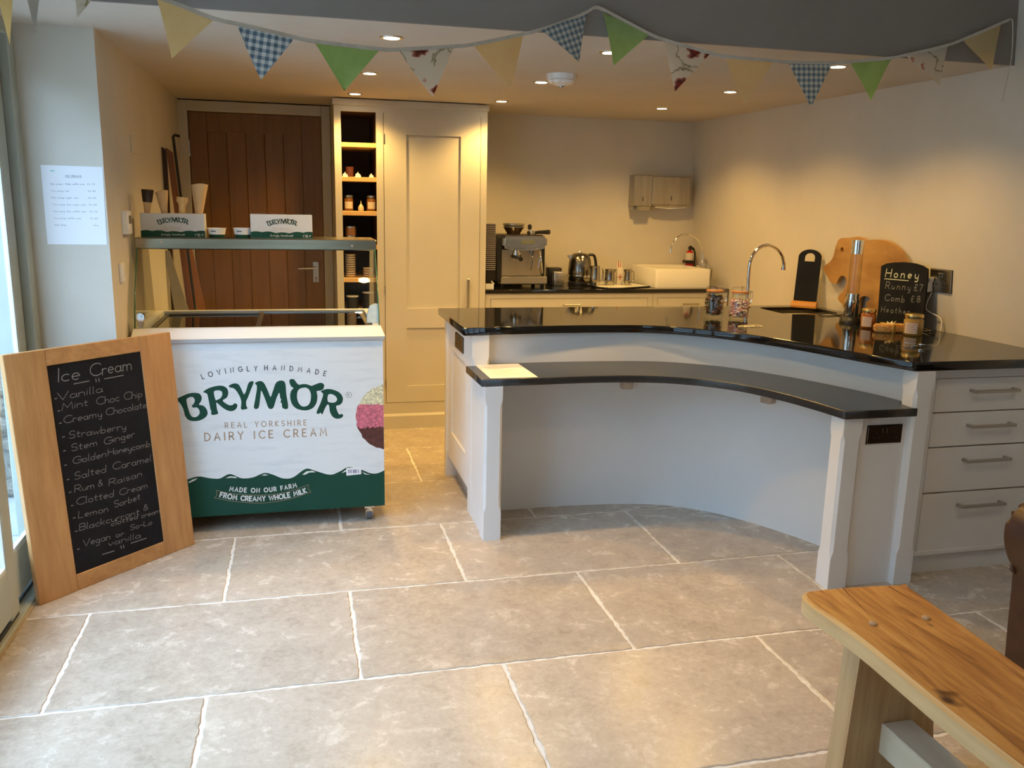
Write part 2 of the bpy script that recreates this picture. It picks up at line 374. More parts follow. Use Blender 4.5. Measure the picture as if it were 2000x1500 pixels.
def strokes(mb, P, lines, w, lift=0.0):
    bm = mb.bm
    for ln in lines:
        ln = [Vector(p) for p in ln]
        if len(ln) < 2: continue
        closed = (ln[0]-ln[-1]).length < 1e-6; n = len(ln); L = []; Rr = []
        for i, p in enumerate(ln):
            a = ln[i-1] if i > 0 else (ln[-2] if closed else p); b = ln[i+1] if i < n-1 else (ln[1] if closed else p)
            t1 = (p-a); t2 = (b-p)
            t1 = t1.normalized() if t1.length > 1e-9 else t2.normalized(); t2 = t2.normalized() if t2.length > 1e-9 else t1
            t = (t1+t2); t = t.normalized() if t.length > 1e-6 else t1
            nn = Vector((-t.y, t.x)); k = min(1.6, 1/max(0.4, nn.dot(Vector((-t1.y, t1.x)))))
            e = (t*(-w*0.35) if (i == 0 and not closed) else t*(w*0.35) if (i == n-1 and not closed) else Vector((0, 0)))
            L.append(p+e+nn*w*0.5*k); Rr.append(p+e-nn*w*0.5*k)
        a = [bm.verts.new(P.at(q.x, q.y, lift)) for q in L]; b = [bm.verts.new(P.at(q.x, q.y, lift)) for q in Rr]
        for i in range(n-1): bm.faces.new((a[i], b[i], b[i+1], a[i+1]))
def text_lines(txt, size, track=0.14, slant=0.0, wob=0.0):
    out = []; x = 0
    for ch in txt:
        w, ls = G.get(ch) or G[' ']; dy = random.uniform(-wob, wob); sc_ = 1+random.uniform(-wob, wob); glyph = []
        for ln in ls: glyph.append([((x+px*sc_+py*slant), (py*sc_+dy)) for px, py in ln])
        out.append((x, w, glyph)); x += w+track
    return x-track, out
def text_on(mb, P, txt, p0, p1, size, w, track=None, pmid=None, slant=0.0, wob=0.0, lift=0.0, narrow=None):
    """writes txt from baseline point p0 to p1 (u,v); pmid bends the baseline; letters are spaced to fit"""
    p0, p1 = Vector(p0), Vector(p1)
    tot, gl = text_lines(txt, size, (0.10 if slant else 0.16) if track is None else track, slant, wob)
    ctrl = None
    if pmid is not None: ctrl = 2*Vector(pmid) - (p0+p1)/2
    def pos(t):
        if ctrl is None: return p0.lerp(p1, t), (p1-p0).normalized()
        return (1-t)**2*p0 + 2*(1-t)*t*ctrl + t*t*p1, ((1-t)*(ctrl-p0)+t*(p1-ctrl)).normalized()
    length = (p1-p0).length if ctrl is None else sum((pos((i+1)/20)[0]-pos(i/20)[0]).length for i in range(20))
    sx = length/tot if narrow is None else narrow*size
    if narrow is not None or (sx/size > 1.35 and not slant) or track is not None:   # keep letter widths, stretch the gaps
        gw = sum(g[1] for g in gl); k = len(gl)-1; lw = (narrow or 0.95)*size; gap = (length-gw*lw)/max(k, 1); xs = []; x = 0
        for g in gl: xs.append(x); x += g[1]*lw+gap
        sx = lw
    else: xs = [g[0]*sx for g in gl]
    for (x0, w_, ls), xs0 in zip(gl, xs):
        c = (xs0+w_*sx/2)/length; q, t = pos(min(max(c, 0), 1)); nrm = Vector((-t.y, t.x))
        for ln in ls:
            strokes(mb, P, [[q + t*((px-x0-w_/2)*sx) + nrm*(py*size) for px, py in ln]], w, lift)

# ================================================================== SETTING
ZC = 2.047; YB = 5.97; YP = 3.60; XS = -0.70; YBEAM = 3.125; ZF = 2.55; YR = -2.6; XW = -0.99
# floor: bed of grout with every flagstone set into it
fl = MB().box((-1.05, YR, -0.06), (3.25, YB+0.2, -0.0035)).build('floor', M_grout); struct(fl)
def tile(x0, x1, y0, y1, i):
    g = 0.0068; x0 += g; x1 -= g; y0 += g; y1 -= g; mb = MB(); rnd = random.Random(i*13+5)
    def edge(a, b, nrm, n):
        o = []; ph = rnd.uniform(0, 9)
        for k in range(n):
            t = k/n; q = Vector(a).lerp(Vector(b), t)
            w = (rnd.uniform(-0.0036, 0.0024) + 0.0012*math.sin(ph+t*17)); q += Vector(nrm)*w; o.append(q)
        return o
    nx = max(6, int((x1-x0)/0.018)); ny = max(5, int((y1-y0)/0.018))
    lp = edge((x0, y0, 0), (x1, y0, 0), (0, 1, 0), nx)+edge((x1, y0, 0), (x1, y1, 0), (-1, 0, 0), ny)+edge((x1, y1, 0), (x0, y1, 0), (0, -1, 0), nx)+edge((x0, y1, 0), (x0, y0, 0), (1, 0, 0), ny)
    c = Vector(((x0+x1)/2, (y0+y1)/2, 0)); zt = rnd.uniform(-0.0006, 0.0004)
    top = [p + (c-p).normalized()*0.003 + Vector((0, 0, zt)) for p in lp]; bot = [p+Vector((0, 0, -0.006)) for p in lp]; mid = [p+Vector((0, 0, -0.002)) for p in lp]
    bm = mb.bm; T = [bm.verts.new(p) for p in top]; Mi = [bm.verts.new(p) for p in mid]; Bo = [bm.verts.new(p) for p in bot]; n = len(lp)
    bm.faces.new(T)
    for k in range(n):
        j = (k+1) % n; bm.faces.new((Mi[k], Mi[j], T[j], T[k])); bm.faces.new((Bo[k], Bo[j], Mi[j], Mi[k]))
    o = mb.build('flagstone', M_tile, fl); return o
TX, TY = 0.905, 0.628; i = 0
for r in range(-8, 6):
    y0 = 2.452 + r*TY; y1 = y0+TY
    if y1 < YR or y0 > YB: continue
    off = 0.152 if r % 2 == 0 else 0.602
    k0 = -3
    for k in range(k0, 5):
        x0 = off + k*TX; x1 = x0+TX
        x0c, x1c, y0c, y1c = max(x0, -0.965), min(x1, 3.2), max(y0, YR), min(y1, YB+0.1)
        if x1c-x0c < 0.04: continue
        if y0c < -1.3: continue
        tile(x0c, x1c, y0c, y1c, i); i += 1
# walls
def wall(name, a, b, m=M_wall): return struct(MB().box(a, b).build(name, m))
wall('wall_back', (-0.9, YB, 0), (3.2, YB+0.15, ZC+0.02))
wall('wall_side', (XS-0.2, YP+0.02, 0), (XS, YB, ZC+0.02))
wall('wall_return', (XW, YP, 0), (XS, YP+0.12, ZC+0.02))
rw = MB(); pts = []
for y in (YB+0.1, YR-0.1):
    for z in (-0.02, ZF+0.05): pts.append((wall_x(y, z), y, z))
rw.prism([pts[0], pts[1], pts[3], pts[2]], (0.15, 0, 0)); struct(rw.build('wall_right', M_wall))
# low kitchen ceiling whose front edge is the downstand towards the taller room
struct(MB().box((-1.2, YBEAM, ZC), (3.2, YB+0.1, ZC+0.12)).build('ceiling', M_ceil))
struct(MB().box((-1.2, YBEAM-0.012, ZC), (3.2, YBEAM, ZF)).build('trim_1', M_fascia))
struct(MB().box((-1.2, YR-0.1, ZF), (3.2, YBEAM-0.012, ZF+0.1)).build('ceiling_front', M_ceil))
# wall behind the camera with a narrow window
WO = ((-0.6, 0.43), (0.9, 2.0))
rb = MB(); rb.box((-1.2, YR-0.15, 0), (WO[0][0], YR, ZF)); rb.box((WO[0][1], YR-0.15, 0), (3.3, YR, ZF))
rb.box((WO[0][0], YR-0.15, 0), (WO[0][1], YR, WO[1][0])); rb.box((WO[0][0], YR-0.15, WO[1][1]), (WO[0][1], YR, ZF)); struct(rb.build('wall_rear', M_wall))
wf = MB()
for x in (-0.6, -0.115, 0.37): wf.box((x, YR-0.1, 0.9), (x+0.06, YR-0.03, 2.0))
for z in (0.9, 1.94): wf.box((-0.6, YR-0.1, z), (0.43, YR-0.03, z+0.06))
w2 = struct(wf.build('window_2', M_frame)); struct(MB().box((-0.58, YR-0.07, 0.92), (0.41, YR-0.062, 1.98)).build('window_pane', M_glass, w2))
# sliding glazed doors along the left
fr = MB()
fr.box((-1.10, 3.535, 0.0), (-0.968, YP+0.001, 2.03), 0.004)                      # far jamb
fr.box((-1.10, 0.95, 2.0), (-0.968, 3.535, 2.045), 0.003)                   # head
fr.box((-1.10, 0.95, -0.02), (-0.966, YP, 0.016), 0.003)                   # threshold
fr.box((-1.10, 0.92, 0), (-0.968, 0.98, 2.03), 0.004)
win = struct(fr.build('window_1', M_frame))
lin = MB().box((-1.10, -2.7, 2.045), (-0.97, YP, ZF+0.05)); lin.box((-1.10, -2.7, 0), (-0.97, 0.92, 2.045)); struct(lin.build('wall_left', M_wall))
def leaf(name, x, y0, y1, m=M_frame):
    t = 0.02; mb = MB()
    mb.box((x-t, y0, 0.03), (x, y0+0.085, 1.995), 0.004); mb.box((x-t, y1-0.085, 0.03), (x, y1, 1.995), 0.004)
    mb.box((x-t, y0+0.08, 0.045), (x, y1-0.08, 0.215), 0.004); mb.box((x-t, y0+0.08, 1.925), (x, y1-0.08, 1.995), 0.004)
    o = mb.build(name, m, win); struct(o)
    g = MB().box((x-0.013, y0+0.08, 0.21), (x-0.009, y1-0.08, 1.93)).build('pane', M_glass, o)
    s = MB()
    for yy in (y0+0.083, y1-0.089): s.box((x-0.019, yy, 0.212), (x-0.004, yy+0.006, 1.928))
    s.box((x-0.019, y0+0.083, 0.212), (x-0.004, y1-0.083, 0.226)); s.build('glazing_bead', mat('pale_bead', (0.72, 0.74, 0.72), 0.3), o)
    MB().box((x-t, y0, 0.017), (x-0.004, y1, 0.032)).build('brush_seal', M_black, o)
    return o
leaf('sliding_leaf', -0.998, 2.50, 3.520); leaf('sliding_leaf', -0.976, 1.95, 3.085); leaf('sliding_leaf', -0.998, 0.985, 2.02)
MB().box((-1.014, 3.521, 0.02), (-1.002, 3.534, 1.99)).build('brush_seal', M_black, win)
struct(MB().box((-0.966, -2.5, -0.004), (-0.958, YP, 0.004)).build('baseboard_left', noisy('sill_edge', (0.42, 0.33, 0.22), (0.5, 0.42, 0.3), 20, 0.8)))

# ------------------------------------------------------------------ outside: rubble wall and paving
M_rub = noisy('pale_rubble_stone', (0.14, 0.12, 0.09), (0.33, 0.30, 0.25), 9, 0.9, bs=0.6, bd=0.02, rnd=True, detail=8)
M_mort = noisy('lime_mortar', (0.34, 0.32, 0.28), (0.42, 0.40, 0.35), 14, 0.95)
gw = MB().box((-4.6, 4.62, -0.1), (-1.14, 4.95, 3.3)).build('wall_outside', M_mort); struct(gw)
protos = []
for k in range(8):
    mb = MB(); rnd = random.Random(k+60); bmesh.ops.create_icosphere(mb.bm, subdivisions=2, radius=0.5)
    for v in mb.bm.verts:
        c = v.co; mx_ = max(abs(c.x), abs(c.y), abs(c.z)); v.co = c*(0.35+0.65*0.5/mx_*0.92) * (1+rnd.uniform(-0.09, 0.09))
    me = bpy.data.meshes.new('stone'); mb.bm.to_mesh(me); mb.bm.free(); me.materials.append(M_rub); protos.append(me)
z = -0.05; n = 0; rnd = random.Random(4)
while z < 3.0:
    h = rnd.uniform(0.09, 0.17); x = -4.55+rnd.uniform(-0.1, 0)
    while x < -1.22:
        w = rnd.uniform(0.16, 0.38)
        if x+w > -1.15: w = -1.15-x
        if w > 0.08 and n < 290 and x+w > -3.1:
            o = bpy.data.objects.new('stone', rnd.choice(protos)); C.objects.link(o); o.parent = gw
            o.location = (x+w/2, 4.615+rnd.uniform(-0.012, 0.012), z+h/2); o.scale = (w*0.97, 0.12, h*0.95); o.rotation_euler = (0, rnd.uniform(-.06, .06), 0); n += 1
        x += w
    z += h
struct(MB().box((-5.6, -8, -0.1), (-5.3, 4.9, 3.6)).build('sky_blocker_left', M_mort)); struct(MB().box((-5.4, -6.3, -0.1), (4, -6.0, 3.2)).build('sky_blocker_rear', M_mort))  # unseen walls added to keep low sky light out of the room
pv = struct(MB().box((-7, -6, -0.16), (-1.12, 4.7, -0.06)).build('ground_outside', M_mort))
for k in range(9):
    for j in range(4):
        if j*0.6 > 2.4: continue
        MB().box((-1.72-j*0.61, 4.05-k*0.61, -0.061), (-1.13-j*0.61, 4.64-k*0.61, -0.045), 0.006).build('paving_slab', noisy('grey_paving', (0.40, 0.42, 0.43), (0.52, 0.53, 0.53), 5, 0.8, rnd=True), pv)

# ================================================================== TALL CABINET
YF = 5.43
def zf(x, y): return at_y(x, y, YF).z
def xf(x, y): return at_y(x, y, YF).x
X0, X1 = 0.231, 1.168
tc = thing('tall_cabinet', 'tall cream cabinet with open shelves on its left and one panelled door', 'cabinet', (0.7, YF, 0))
oz = 1.972; xo0, xo1 = 0.272, 0.480                                # open part between
mb = MB(); mb.box((X0, YF, 0.085), (xo0, YF+0.022, oz-0.002)); mb.box((xo1, YF, 0.085), (0.523, YF+0.022, oz-0.002)); mb.box((1.128, YF, 0.085), (X1, YF+0.022, oz-0.002))
mb.box((X0, YF, oz-0.002), (X1, YF+0.022, 2.04)); mb.box((0.523, YF, 0.085), (1.128, YF+0.022, 0.172))
mb.box((X0, YF+0.022, 0.0), (X0+0.018, YB, 2.04)); mb.box((X1-0.018, YF+0.022, 0.0), (X1, YB, 2.04)); mb.box((0.492, YF+0.022, 0), (0.51, YB, 2.0))
mb.box((X0, YF+0.022, 2.02), (X1, YB, 2.04)); mb.build('carcass', M_cab, tc)
MB().box((X0-0.008, YF-0.012, 2.004), (X1+0.008, YF, 2.042), 0.004).build('cornice', M_cab, tc)
mb = MB(); mb.box((X0, YF-0.012, 0), (X1+0.004, YF, 0.085)); mb.prism([(X0, YF-0.012, 0.085), (X0, YF, 0.085), (X0, YF, 0.1)], (X1-X0, 0, 0)); mb.build('skirting', M_cab, tc)
mb = MB(); mb.box((xo0-0.02, YB-0.03, 0.1), (xo1+0.01, YB-0.02, 2.0)); mb.box((xo0-0.022, YF+0.023, 0.1), (xo0-0.012, YB-0.03, 2.0)); mb.box((xo1+0.003, YF+0.023, 0.1), (xo1+0.011, YB-0.03, 2.0)); mb.box((xo0-0.02, YF+0.023, oz+0.002), (xo1+0.01, YB-0.03, oz+0.012)); mb.build('lining', M_dark, tc)
SH = [1.790, 1.588, 1.385, 1.180, 0.977, 0.775, 0.57, 0.36]
for z in SH: MB().box((xo0-0.011, YF+0.004, z-0.027), (xo1+0.002, YB-0.031, z), 0.002).build('shelf', M_shelf, tc)
dr = MB(); dx0, dx1, dz0, dz1 = 0.526, 1.125, 0.175, 1.970; yf = YF-0.003; p1 = (0.662, 1.000)
zU1, zU0, zL1, zL0 = zf(845, 265), zf(845, 602), zf(845, 640), zf(845, 752)
dr.box((dx0, yf, dz0), (p1[0], yf+0.022, dz1)); dr.box((p1[1], yf, dz0), (dx1, yf+0.022, dz1))
dr.box((p1[0], yf, zU1), (p1[1], yf+0.022, dz1)); dr.box((p1[0], yf, zL1), (p1[1], yf+0.022, zU0)); dr.box((p1[0], yf, dz0), (p1[1], yf+0.022, zL0))
dob = dr.build('door', M_cab, tc)
mb = MB(); mb.box((p1[0]-.001, yf+0.012, zU0), (p1[1]+.001, yf+0.018, zU1)); mb.box((p1[0]-.001, yf+0.012, zL0), (p1[1]+.001, yf+0.018, zL1)); mb.build('panel', M_cab, dob)
hx = xf(913, 570); mb = MB(); mb.box((hx-0.007, yf-0.032, zf(913, 601)), (hx+0.007, yf-0.022, zf(913, 544)), 0.002)
for z in (zf(913, 599), zf(913, 549)): mb.box((hx-0.006, yf-0.024, z-0.006), (hx+0.006, yf, z+0.006))
mb.build('handle', M_nickel, dob)
for z in (zf(749, 270), 0.9, 0.3): MB().cyl((dx0-0.001, yf-0.004, z-0.028), (dx0-0.001, yf-0.004, z+0.028), 0.004, seg=8).build('hinge', M_nickel, dob)
# things on the open shelves
M_mer = noisy('meringue', (0.85, 0.80, 0.70), (0.95, 0.92, 0.85), 30, 0.7, bs=0.5)
def shelfpos(px, z, y=YF+0.06): return (at_y(px, 400, y).x, y, z)
def blob(x, y, z, r, seed):
    mb = MB(); rnd = random.Random(seed)
    for k in range(9):
        a = k*2.4; rr = r*0.55*math.sqrt(k/9); mb.sphere((x+rr*math.cos(a), y+rr*math.sin(a)*0.8, z+r*0.28+(r*0.5*(1-k/9))), r*0.30, (1, 1, 0.9), 8, 6)
    mb.cyl((x, y, z), (x, y, z+r*0.3), r*0.85, r*0.7, 14); mb.cyl((x, y, z+r*.6), (x, y, z+r*1.35), r*0.22, 0.001, 8); return mb
for k, (px, r, lb) in enumerate([(675, 0.022, 'white meringue at the left end of the bookcase shelf, before the dark cup'), (700, 0.024, 'peaked white meringue in the middle of the bookcase shelf'), (726, 0.019, 'small round white meringue at the right end of the bookcase shelf')]):
    x, y, z = shelfpos(px, 1.588, YF+0.035); tag(blob(x, y, z, r, k).build('meringue', M_mer, smooth=40), lb, 'meringue', 'meringues on the second open shelf')
x, y, z = shelfpos(684, 1.588, YF+0.10); t = thing('glass_candle_holder', 'brown glass tumbler behind the white meringues on the upper shelf', 'tumbler', (x, y, z))
MB().lathe([(0.017, 0), (0.024, 0.004), (0.026, 0.062), (0.023, 0.062), (0.021, 0.008), (0, 0.008)], (x, y, z), 20, cap=False).build('tumbler', mat('brown_glass', (0.10, 0.03, 0.015), 0.1), t, smooth=40)
def candle(px, lb):
    x, y, z = shelfpos(px, 1.385, YF+0.07); t = thing('candle_jar', lb, 'candle jar', (x, y, z), group='labelled jars on the open shelf')
    MB().lathe([(0, 0.002), (0.027, 0.0), (0.029, 0.006), (0.029, 0.072), (0.024, 0.08)], (x, y, z), 20, cap=False).build('jar', mat('amber_jar', (0.20, 0.08, 0.02), 0.15), t, smooth=40)
    MB().lathe([(0.028, 0.080), (0.030, 0.082), (0.030, 0.094), (0.012, 0.097), (0, 0.097)], (x, y, z), 20).build('lid', M_nickel, t, smooth=40)
    mb = MB(); n = 8; A = [(x+0.0296*math.sin(-.9+1.8*q/n), y-0.0296*math.cos(-.9+1.8*q/n), z+0.014) for q in range(n+1)]; mb.strip(A, [(a, b, z+0.056) for a, b, c in A]); mb.build('paper_label', mat('cream_label', (0.62, 0.52, 0.38), 0.7), t)
candle(681, 'amber lidded jar with cream label at the left of the third bookcase shelf'); candle(725, 'amber lidded jar with cream label at the right of the third bookcase shelf')
x, y, z = shelfpos(705, 1.385, YF+0.045)
tag(MB().lathe([(0, 0), (0.016, 0.002), (0.0185, 0.012), (0.016, 0.026), (0.008, 0.038), (0.003, 0.044), (0.002, 0.062), (0, 0.062)], (x, y, z), 16).build('beeswax_candle', mat('cream_wax', (0.72, 0.58, 0.34), 0.5), smooth=50), 'small cream pear-shaped candle between the two amber labelled jars', 'candle')
for k in range(2):
    x, y, z = shelfpos(684, 1.180, YF+0.06); z += k*0.056
    t = thing('copper_tin', ['lower copper-brown tin of the stack on the bookcase shelf', 'upper copper-brown tin of the stack on the bookcase shelf'][k], 'tin', (x, y, z), group='stacked copper tins')
    MB().lathe([(0, 0), (0.032, 0), (0.033, 0.003), (0.033, 0.045), (0.031, 0.047)], (x, y, z), 20, cap=False).build('tin', mat('copper_brown', (0.30, 0.14, 0.06), 0.35, 0.4), t, smooth=40)
    MB().lathe([(0.0345, 0.046), (0.0345, 0.055), (0, 0.055)], (x, y, z), 20).build('lid', M_steel, t, smooth=40)
bowl = None
for k in range(10):
    x, y, z = shelfpos(682.5, 0.978, YF+0.07); z += k*0.0142
    if bowl is None:
        bowl = tag(MB().lathe([(0.020, 0), (0.022, 0.001), (0.030, 0.006), (0.033, 0.0135), (0.031, 0.0135), (0.027, 0.007), (0.0, 0.003)], (0, 0, 0), 20, cap=False).build('dish', mat('cream_glazed', (0.70, 0.60, 0.47), 0.35), smooth=50), 'cream dish in the tall stack on the bookcase shelf', 'dish', 'stack of cream dishes'); bowl.location = (x, y, z)
    else: o = bowl.copy(); C.objects.link(o); o.location = (x, y, z); o['label'] = 'cream dish, %s in the tall stack on the bookcase shelf' % ORD(10-k)
for k in range(4):
    if k == 0: bowl['label'] = 'cream dish at the bottom of the tall stack on the bookcase shelf'
    x, y, z = shelfpos(717, 0.978, YF+0.09); o = bowl.copy(); C.objects.link(o); o.location = (x, y, z+k*0.0142); o['label'] = 'cream dish, %s in the short stack on the bookcase shelf' % ORD(4-k); o['group'] = 'short stack of cream dishes'
for k, (px, h, lb) in enumerate([(685, 0.085, 'shorter dark canister with a white lid on the low bookcase shelf'), (717, 0.105, 'taller dark canister with a white lid beside the shorter one')]):
    x, y, z = shelfpos(px, 0.775, YF+0.07+k*0.03); t = thing('canister', lb, 'canister', (x, y, z), group='dark canisters on the low shelf')
    MB().lathe([(0, 0), (0.038, 0), (0.038, h-0.006)], (x, y, z), 20, cap=False).build('body', M_black, t, smooth=40); MB().lathe([(0.0385, h-0.006), (0.039, h), (0, h+0.002)], (x, y, z), 20).build('lid', M_white, t, smooth=40)

# ================================================================== OAK DOOR in its white frame
YD = 5.93; dn = thing('door_1', '', 'x'); del dn['label']; del dn['category']; struct(dn)
def xd(px): return at_y(px, 400, YD).x
fx0, fx1 = at_y(344, 300, YD).x, 0.229; ox0, ox1 = at_y(370, 300, YD).x, at_y(631, 400, YD).x; otz = at_y(500, 222, YD).z
mb = MB(); mb.box((fx0, YD-0.02, 0), (ox0, YB, 2.04), 0.004); mb.box((ox1, YD-0.02, 0), (fx1, YB, 2.04), 0.004); mb.box((ox0, YD-0.02, otz), (ox1, YB, 2.04), 0.004); mb.build('door_frame', M_cab, dn)
mb = MB(); s0, s1 = xd(411), xd(593); mb.box((ox0+0.003, YD, 0.01), (s0, YD+0.035, otz-0.003), 0.002); mb.box((s1, YD, 0.01), (ox1-0.003, YD+0.035, otz-0.003), 0.002); mb.box((s0, YD, at_y(500, 261, YD).z), (s1, YD+0.035, otz-0.003), 0.002)
mb.box((s0, YD, 0.01), (s1, YD+0.035, 0.2), 0.002); mb.build('stile_and_rail', M_door, dn)
pw = (s1-s0)/5
for k in range(5): MB().box((s0+k*pw+0.0006, YD+0.006, 0.19), (s0+(k+1)*pw-0.0006, YD+0.026, at_y(500, 259, YD).z), 0.003).build('plank', M_door, dn)
hz = at_y(616, 523, YD).z; hx = at_y(617, 530, YD).x
hd = MB().box((hx-0.02, YD-0.008, at_y(617, 552, YD).z), (hx+0.02, YD, at_y(617, 511, YD).z), 0.003).build('door_handle', M_nickel, dn)
mb = MB(); mb.cyl((hx, YD-0.008, hz), (hx, YD-0.05, hz), 0.009); mb.tube([(hx, YD-0.05, hz), (hx-0.05, YD-0.052, hz), (hx-0.115, YD-0.048, hz-0.002)], 0.008); mb.build('lever', M_nickel, hd, smooth=40)
mb = MB(); mb.box((hx-0.004, YD-0.03, hz-0.075), (hx+0.004, YD-0.008, hz-0.06)); mb.box((hx-0.002, YD-0.032, hz-0.13), (hx+0.003, YD-0.028, hz-0.075)); mb.build('key', mat('bronze', (0.22, 0.12, 0.05), 0.4, 0.8), hd)
for z in (1.75, 1.0, 0.25): MB().cyl((ox0+0.002, YD-0.006, z-0.05), (ox0+0.002, YD-0.006, z+0.05), 0.007, seg=10).build('hinge', M_nickel, dn)
# boards and rod leaning in the corner by the door
def leanboard(name, lb, tl, tr, bl, br, y, th, m):
    P4 = []
    for a, b in ((tl, bl), (tr, br)):
        A, B = at_y(*a, y), at_y(*b, y); F = A+(B-A)*(A.z/(A.z-B.z)); P4.append((A, F))
    (A, Fa), (B, Fb) = P4; return tag(MB().prism([Fa, Fb, B, A], (0, th, 0)).build(name, m), lb, name)
leanboard('plank', 'dark walnut plank leaning in the corner left of the oak door', (311, 285), (324, 291), (329, 606), (343, 606), 5.12, .03, wood('dark_walnut', (0.03, 0.012, 0.006), (0.055, 0.022, 0.010), 'Z'))
leanboard('plank', 'reddish brown plank leaning beside the dark walnut plank', (324, 288), (337, 298), (366, 606), (378, 606), 5.08, .022, wood('red_brown', (0.15, 0.05, 0.015), (0.22, 0.08, 0.025), 'Z'))
leanboard('board', 'folded grey board leaning in the corner behind the freezer', (320, 489), (330, 490), (341, 606), (368, 606), 5.02, .02, noisy('grey_board', (0.22, 0.21, 0.18), (0.30, 0.28, 0.24), 5, 0.6))
leanboard('plank', 'narrow orange-brown plank leaning in front of the oak door', (352, 440), (366, 444), (385, 606), (401, 606), 5.32, .02, wood('orange_brown', (0.28, 0.11, 0.03), (0.36, 0.15, 0.045), 'Z'))
q = at_y(338, 266, 5.2); q1_ = at_y(381, 606, 5.2); q0_ = q+(q1_-q)*(q.z/(q.z-q1_.z)); rd = MB(); rd.tube([q0_, q], 0.008, 8); rd.tube([q, q+Vector((0.012, 0, 0.006)), q+Vector((0.035, 0, 0.0))], 0.008, 8)
tag(rd.build('hook_pole', M_black), 'thin black pole with a short hook leaning by the door frame', 'pole')

# small fittings on the side wall
def sidebox(name, lb, cat, quad, th, m):
    p = [at_x(x, y, XS) for x, y in quad]; ys = [q.y for q in p]; zs = [q.z for q in p]
    y0, y1, z0, z1 = min(ys), max(ys), min(zs), max(zs); t = thing(name, lb, cat, (XS, (y0+y1)/2, (z0+z1)/2))
    MB().box((XS, y0, z0), (XS+th, y1, z1), 0.003, seg=2).build('housing', m, t, smooth=40); return t, y0, y1, z0, z1
t, a, b, c, d = sidebox('thermostat', 'small white thermostat on the side wall behind the cones', 'thermostat', [(236, 412), (248, 456)], 0.024, M_white)
MB().box((XS+0.0235, a+(b-a)*.25, c+(d-c)*.45), (XS+0.0255, b-(b-a)*.2, d-(d-c)*.2)).build('display', mat('amber_display', (0.15, 0.09, 0.03), 0.2), t)
t, a, b, c, d = sidebox('light_switch', 'white light switch below the thermostat on the side wall', 'switch', [(231, 514), (240, 549)], 0.012, M_white)
MB().box((XS+0.011, a+(b-a)*.35, c+(d-c)*.3), (XS+0.016, b-(b-a)*.35, d-(d-c)*.3), 0.001).build('rocker', M_white, t)
t, a, b, c, d = sidebox('wall_plate', 'plain wall-coloured blanking plate high on the side wall', 'blanking plate', [(253, 262), (268, 302)], 0.006, M_wall)
for zz in (c+0.012, d-0.012): MB().cyl((XS+0.005, (a+b)/2, zz), (XS+0.007, (a+b)/2, zz), 0.003, seg=8).build('screw', M_white, t)

# price list on the return wall
PW = Plane((-0.95, YP-0.0012, 0.9), (1, 0, 0), (0, 0, 1))
c4 = [PW.uv(*p) for p in ((79, 322), (200, 326), (209, 478), (93, 477))]
t = thing('price_list', 'white paper price list stuck on the wall beside the glazed door', 'notice', (-0.83, YP, 1.4))
mb = MB(); A = [PW.at(*q) for q in c4]; mb.prism(A, (0, 0.0009, 0)); mb.build('sheet', M_paper, t)
ink = MB(); PW2 = Plane(PW.o + PW.n*0.0004, PW.u, PW.v)
def pl(mb, P, txt, x0, y0, x1, y1, size, w, **k): text_on(mb, P, txt, P.uv(x0, y0), P.uv(x1, y1), size, w, **k)
pl(ink, PW2, 'ICE CREAMS', 128, 345.5, 159, 346, 0.0062, 0.0009)
strokes(ink, PW2, [[PW2.uv(128, 346.8), PW2.uv(159, 347)]], 0.0007)
for i_, (tx, xe, pr) in enumerate([('One scoop + flake waffle cone', 165, '£3.70'), ('Two scoop tub', 134, '£3.80'), ('One scoop sugar cone', 153, '£3.00'), ('Two scoop choc sugar cone', 167, '£4.50'), ('Two scoop choc waffle cone', 168, '£4.70'), ('Two scoop waffle cone', 158, '£4.60'), ('Add flake', 129, '40p')]):
    yy = 360.5+13.35*i_; xx = 99+1.35*i_
    pl(ink, PW2, tx, xx, yy, xe, yy+0.5, 0.0052, 0.0008); pl(ink, PW2, pr, 171+1.2*i_ + (4 if i_ == 6 else 0), yy+0.6, 185+1.1*i_, yy+0.8, 0.0052, 0.0008)
ink.build('lettering', M_ink, t, recalc=False)
strip_ = MB(); strip_.face([PW2.at(*PW2.uv(*p)) for p in ((98, 334.5), (106, 334.5), (106, 332.5), (98, 332.5))]); strip_.build('emblem', mat('pale_green_ink', (0.3, 0.6, 0.45), 0.7), t, recalc=False)

# ================================================================== CHALKBOARD A
A0 = Vector((-0.940, 3.176, 0)); BU = Vector((0.698, 0.716, 0)).normalized(); BV = Vector((-0.054, 0.0525, 0.907)).normalized()
BV = (BV - BU*BV.dot(BU)).normalized()
BP = Plane(A0, BU, BV); BW, BH = 0.682, 0.911
bq = [BP.uv(*p) for p in ((90, 716), (273, 686), (322, 1057), (151, 1122))]
iu0 = (bq[0].x+bq[3].x)/2; iu1 = (bq[1].x+bq[2].x)/2; iv1 = (bq[0].y+bq[1].y)/2; iv0 = (bq[2].y+bq[3].y)/2
cb = thing('chalkboard', 'large oak-framed menu board with handwritten ice cream flavours, leaning on the floor', 'chalkboard', A0+BU*0.34)
def bbox(u0, u1, v0, v1, h0, h1, bev=0.003):
    M = Matrix(((BU.x, BV.x, BP.n.x, A0.x), (BU.y, BV.y, BP.n.y, A0.y), (BU.z, BV.z, BP.n.z, A0.z), (0, 0, 0, 1)))
    return MB().box((u0, v0, h0), (u1, v1, h1), bev, M)
bbox(0, iu0, 0, BH, -0.024, 0, 0.002).build('frame_stile', M_oak, cb); bbox(iu1, BW, 0, BH, -0.024, 0, 0.002).build('frame_stile', M_oak, cb)
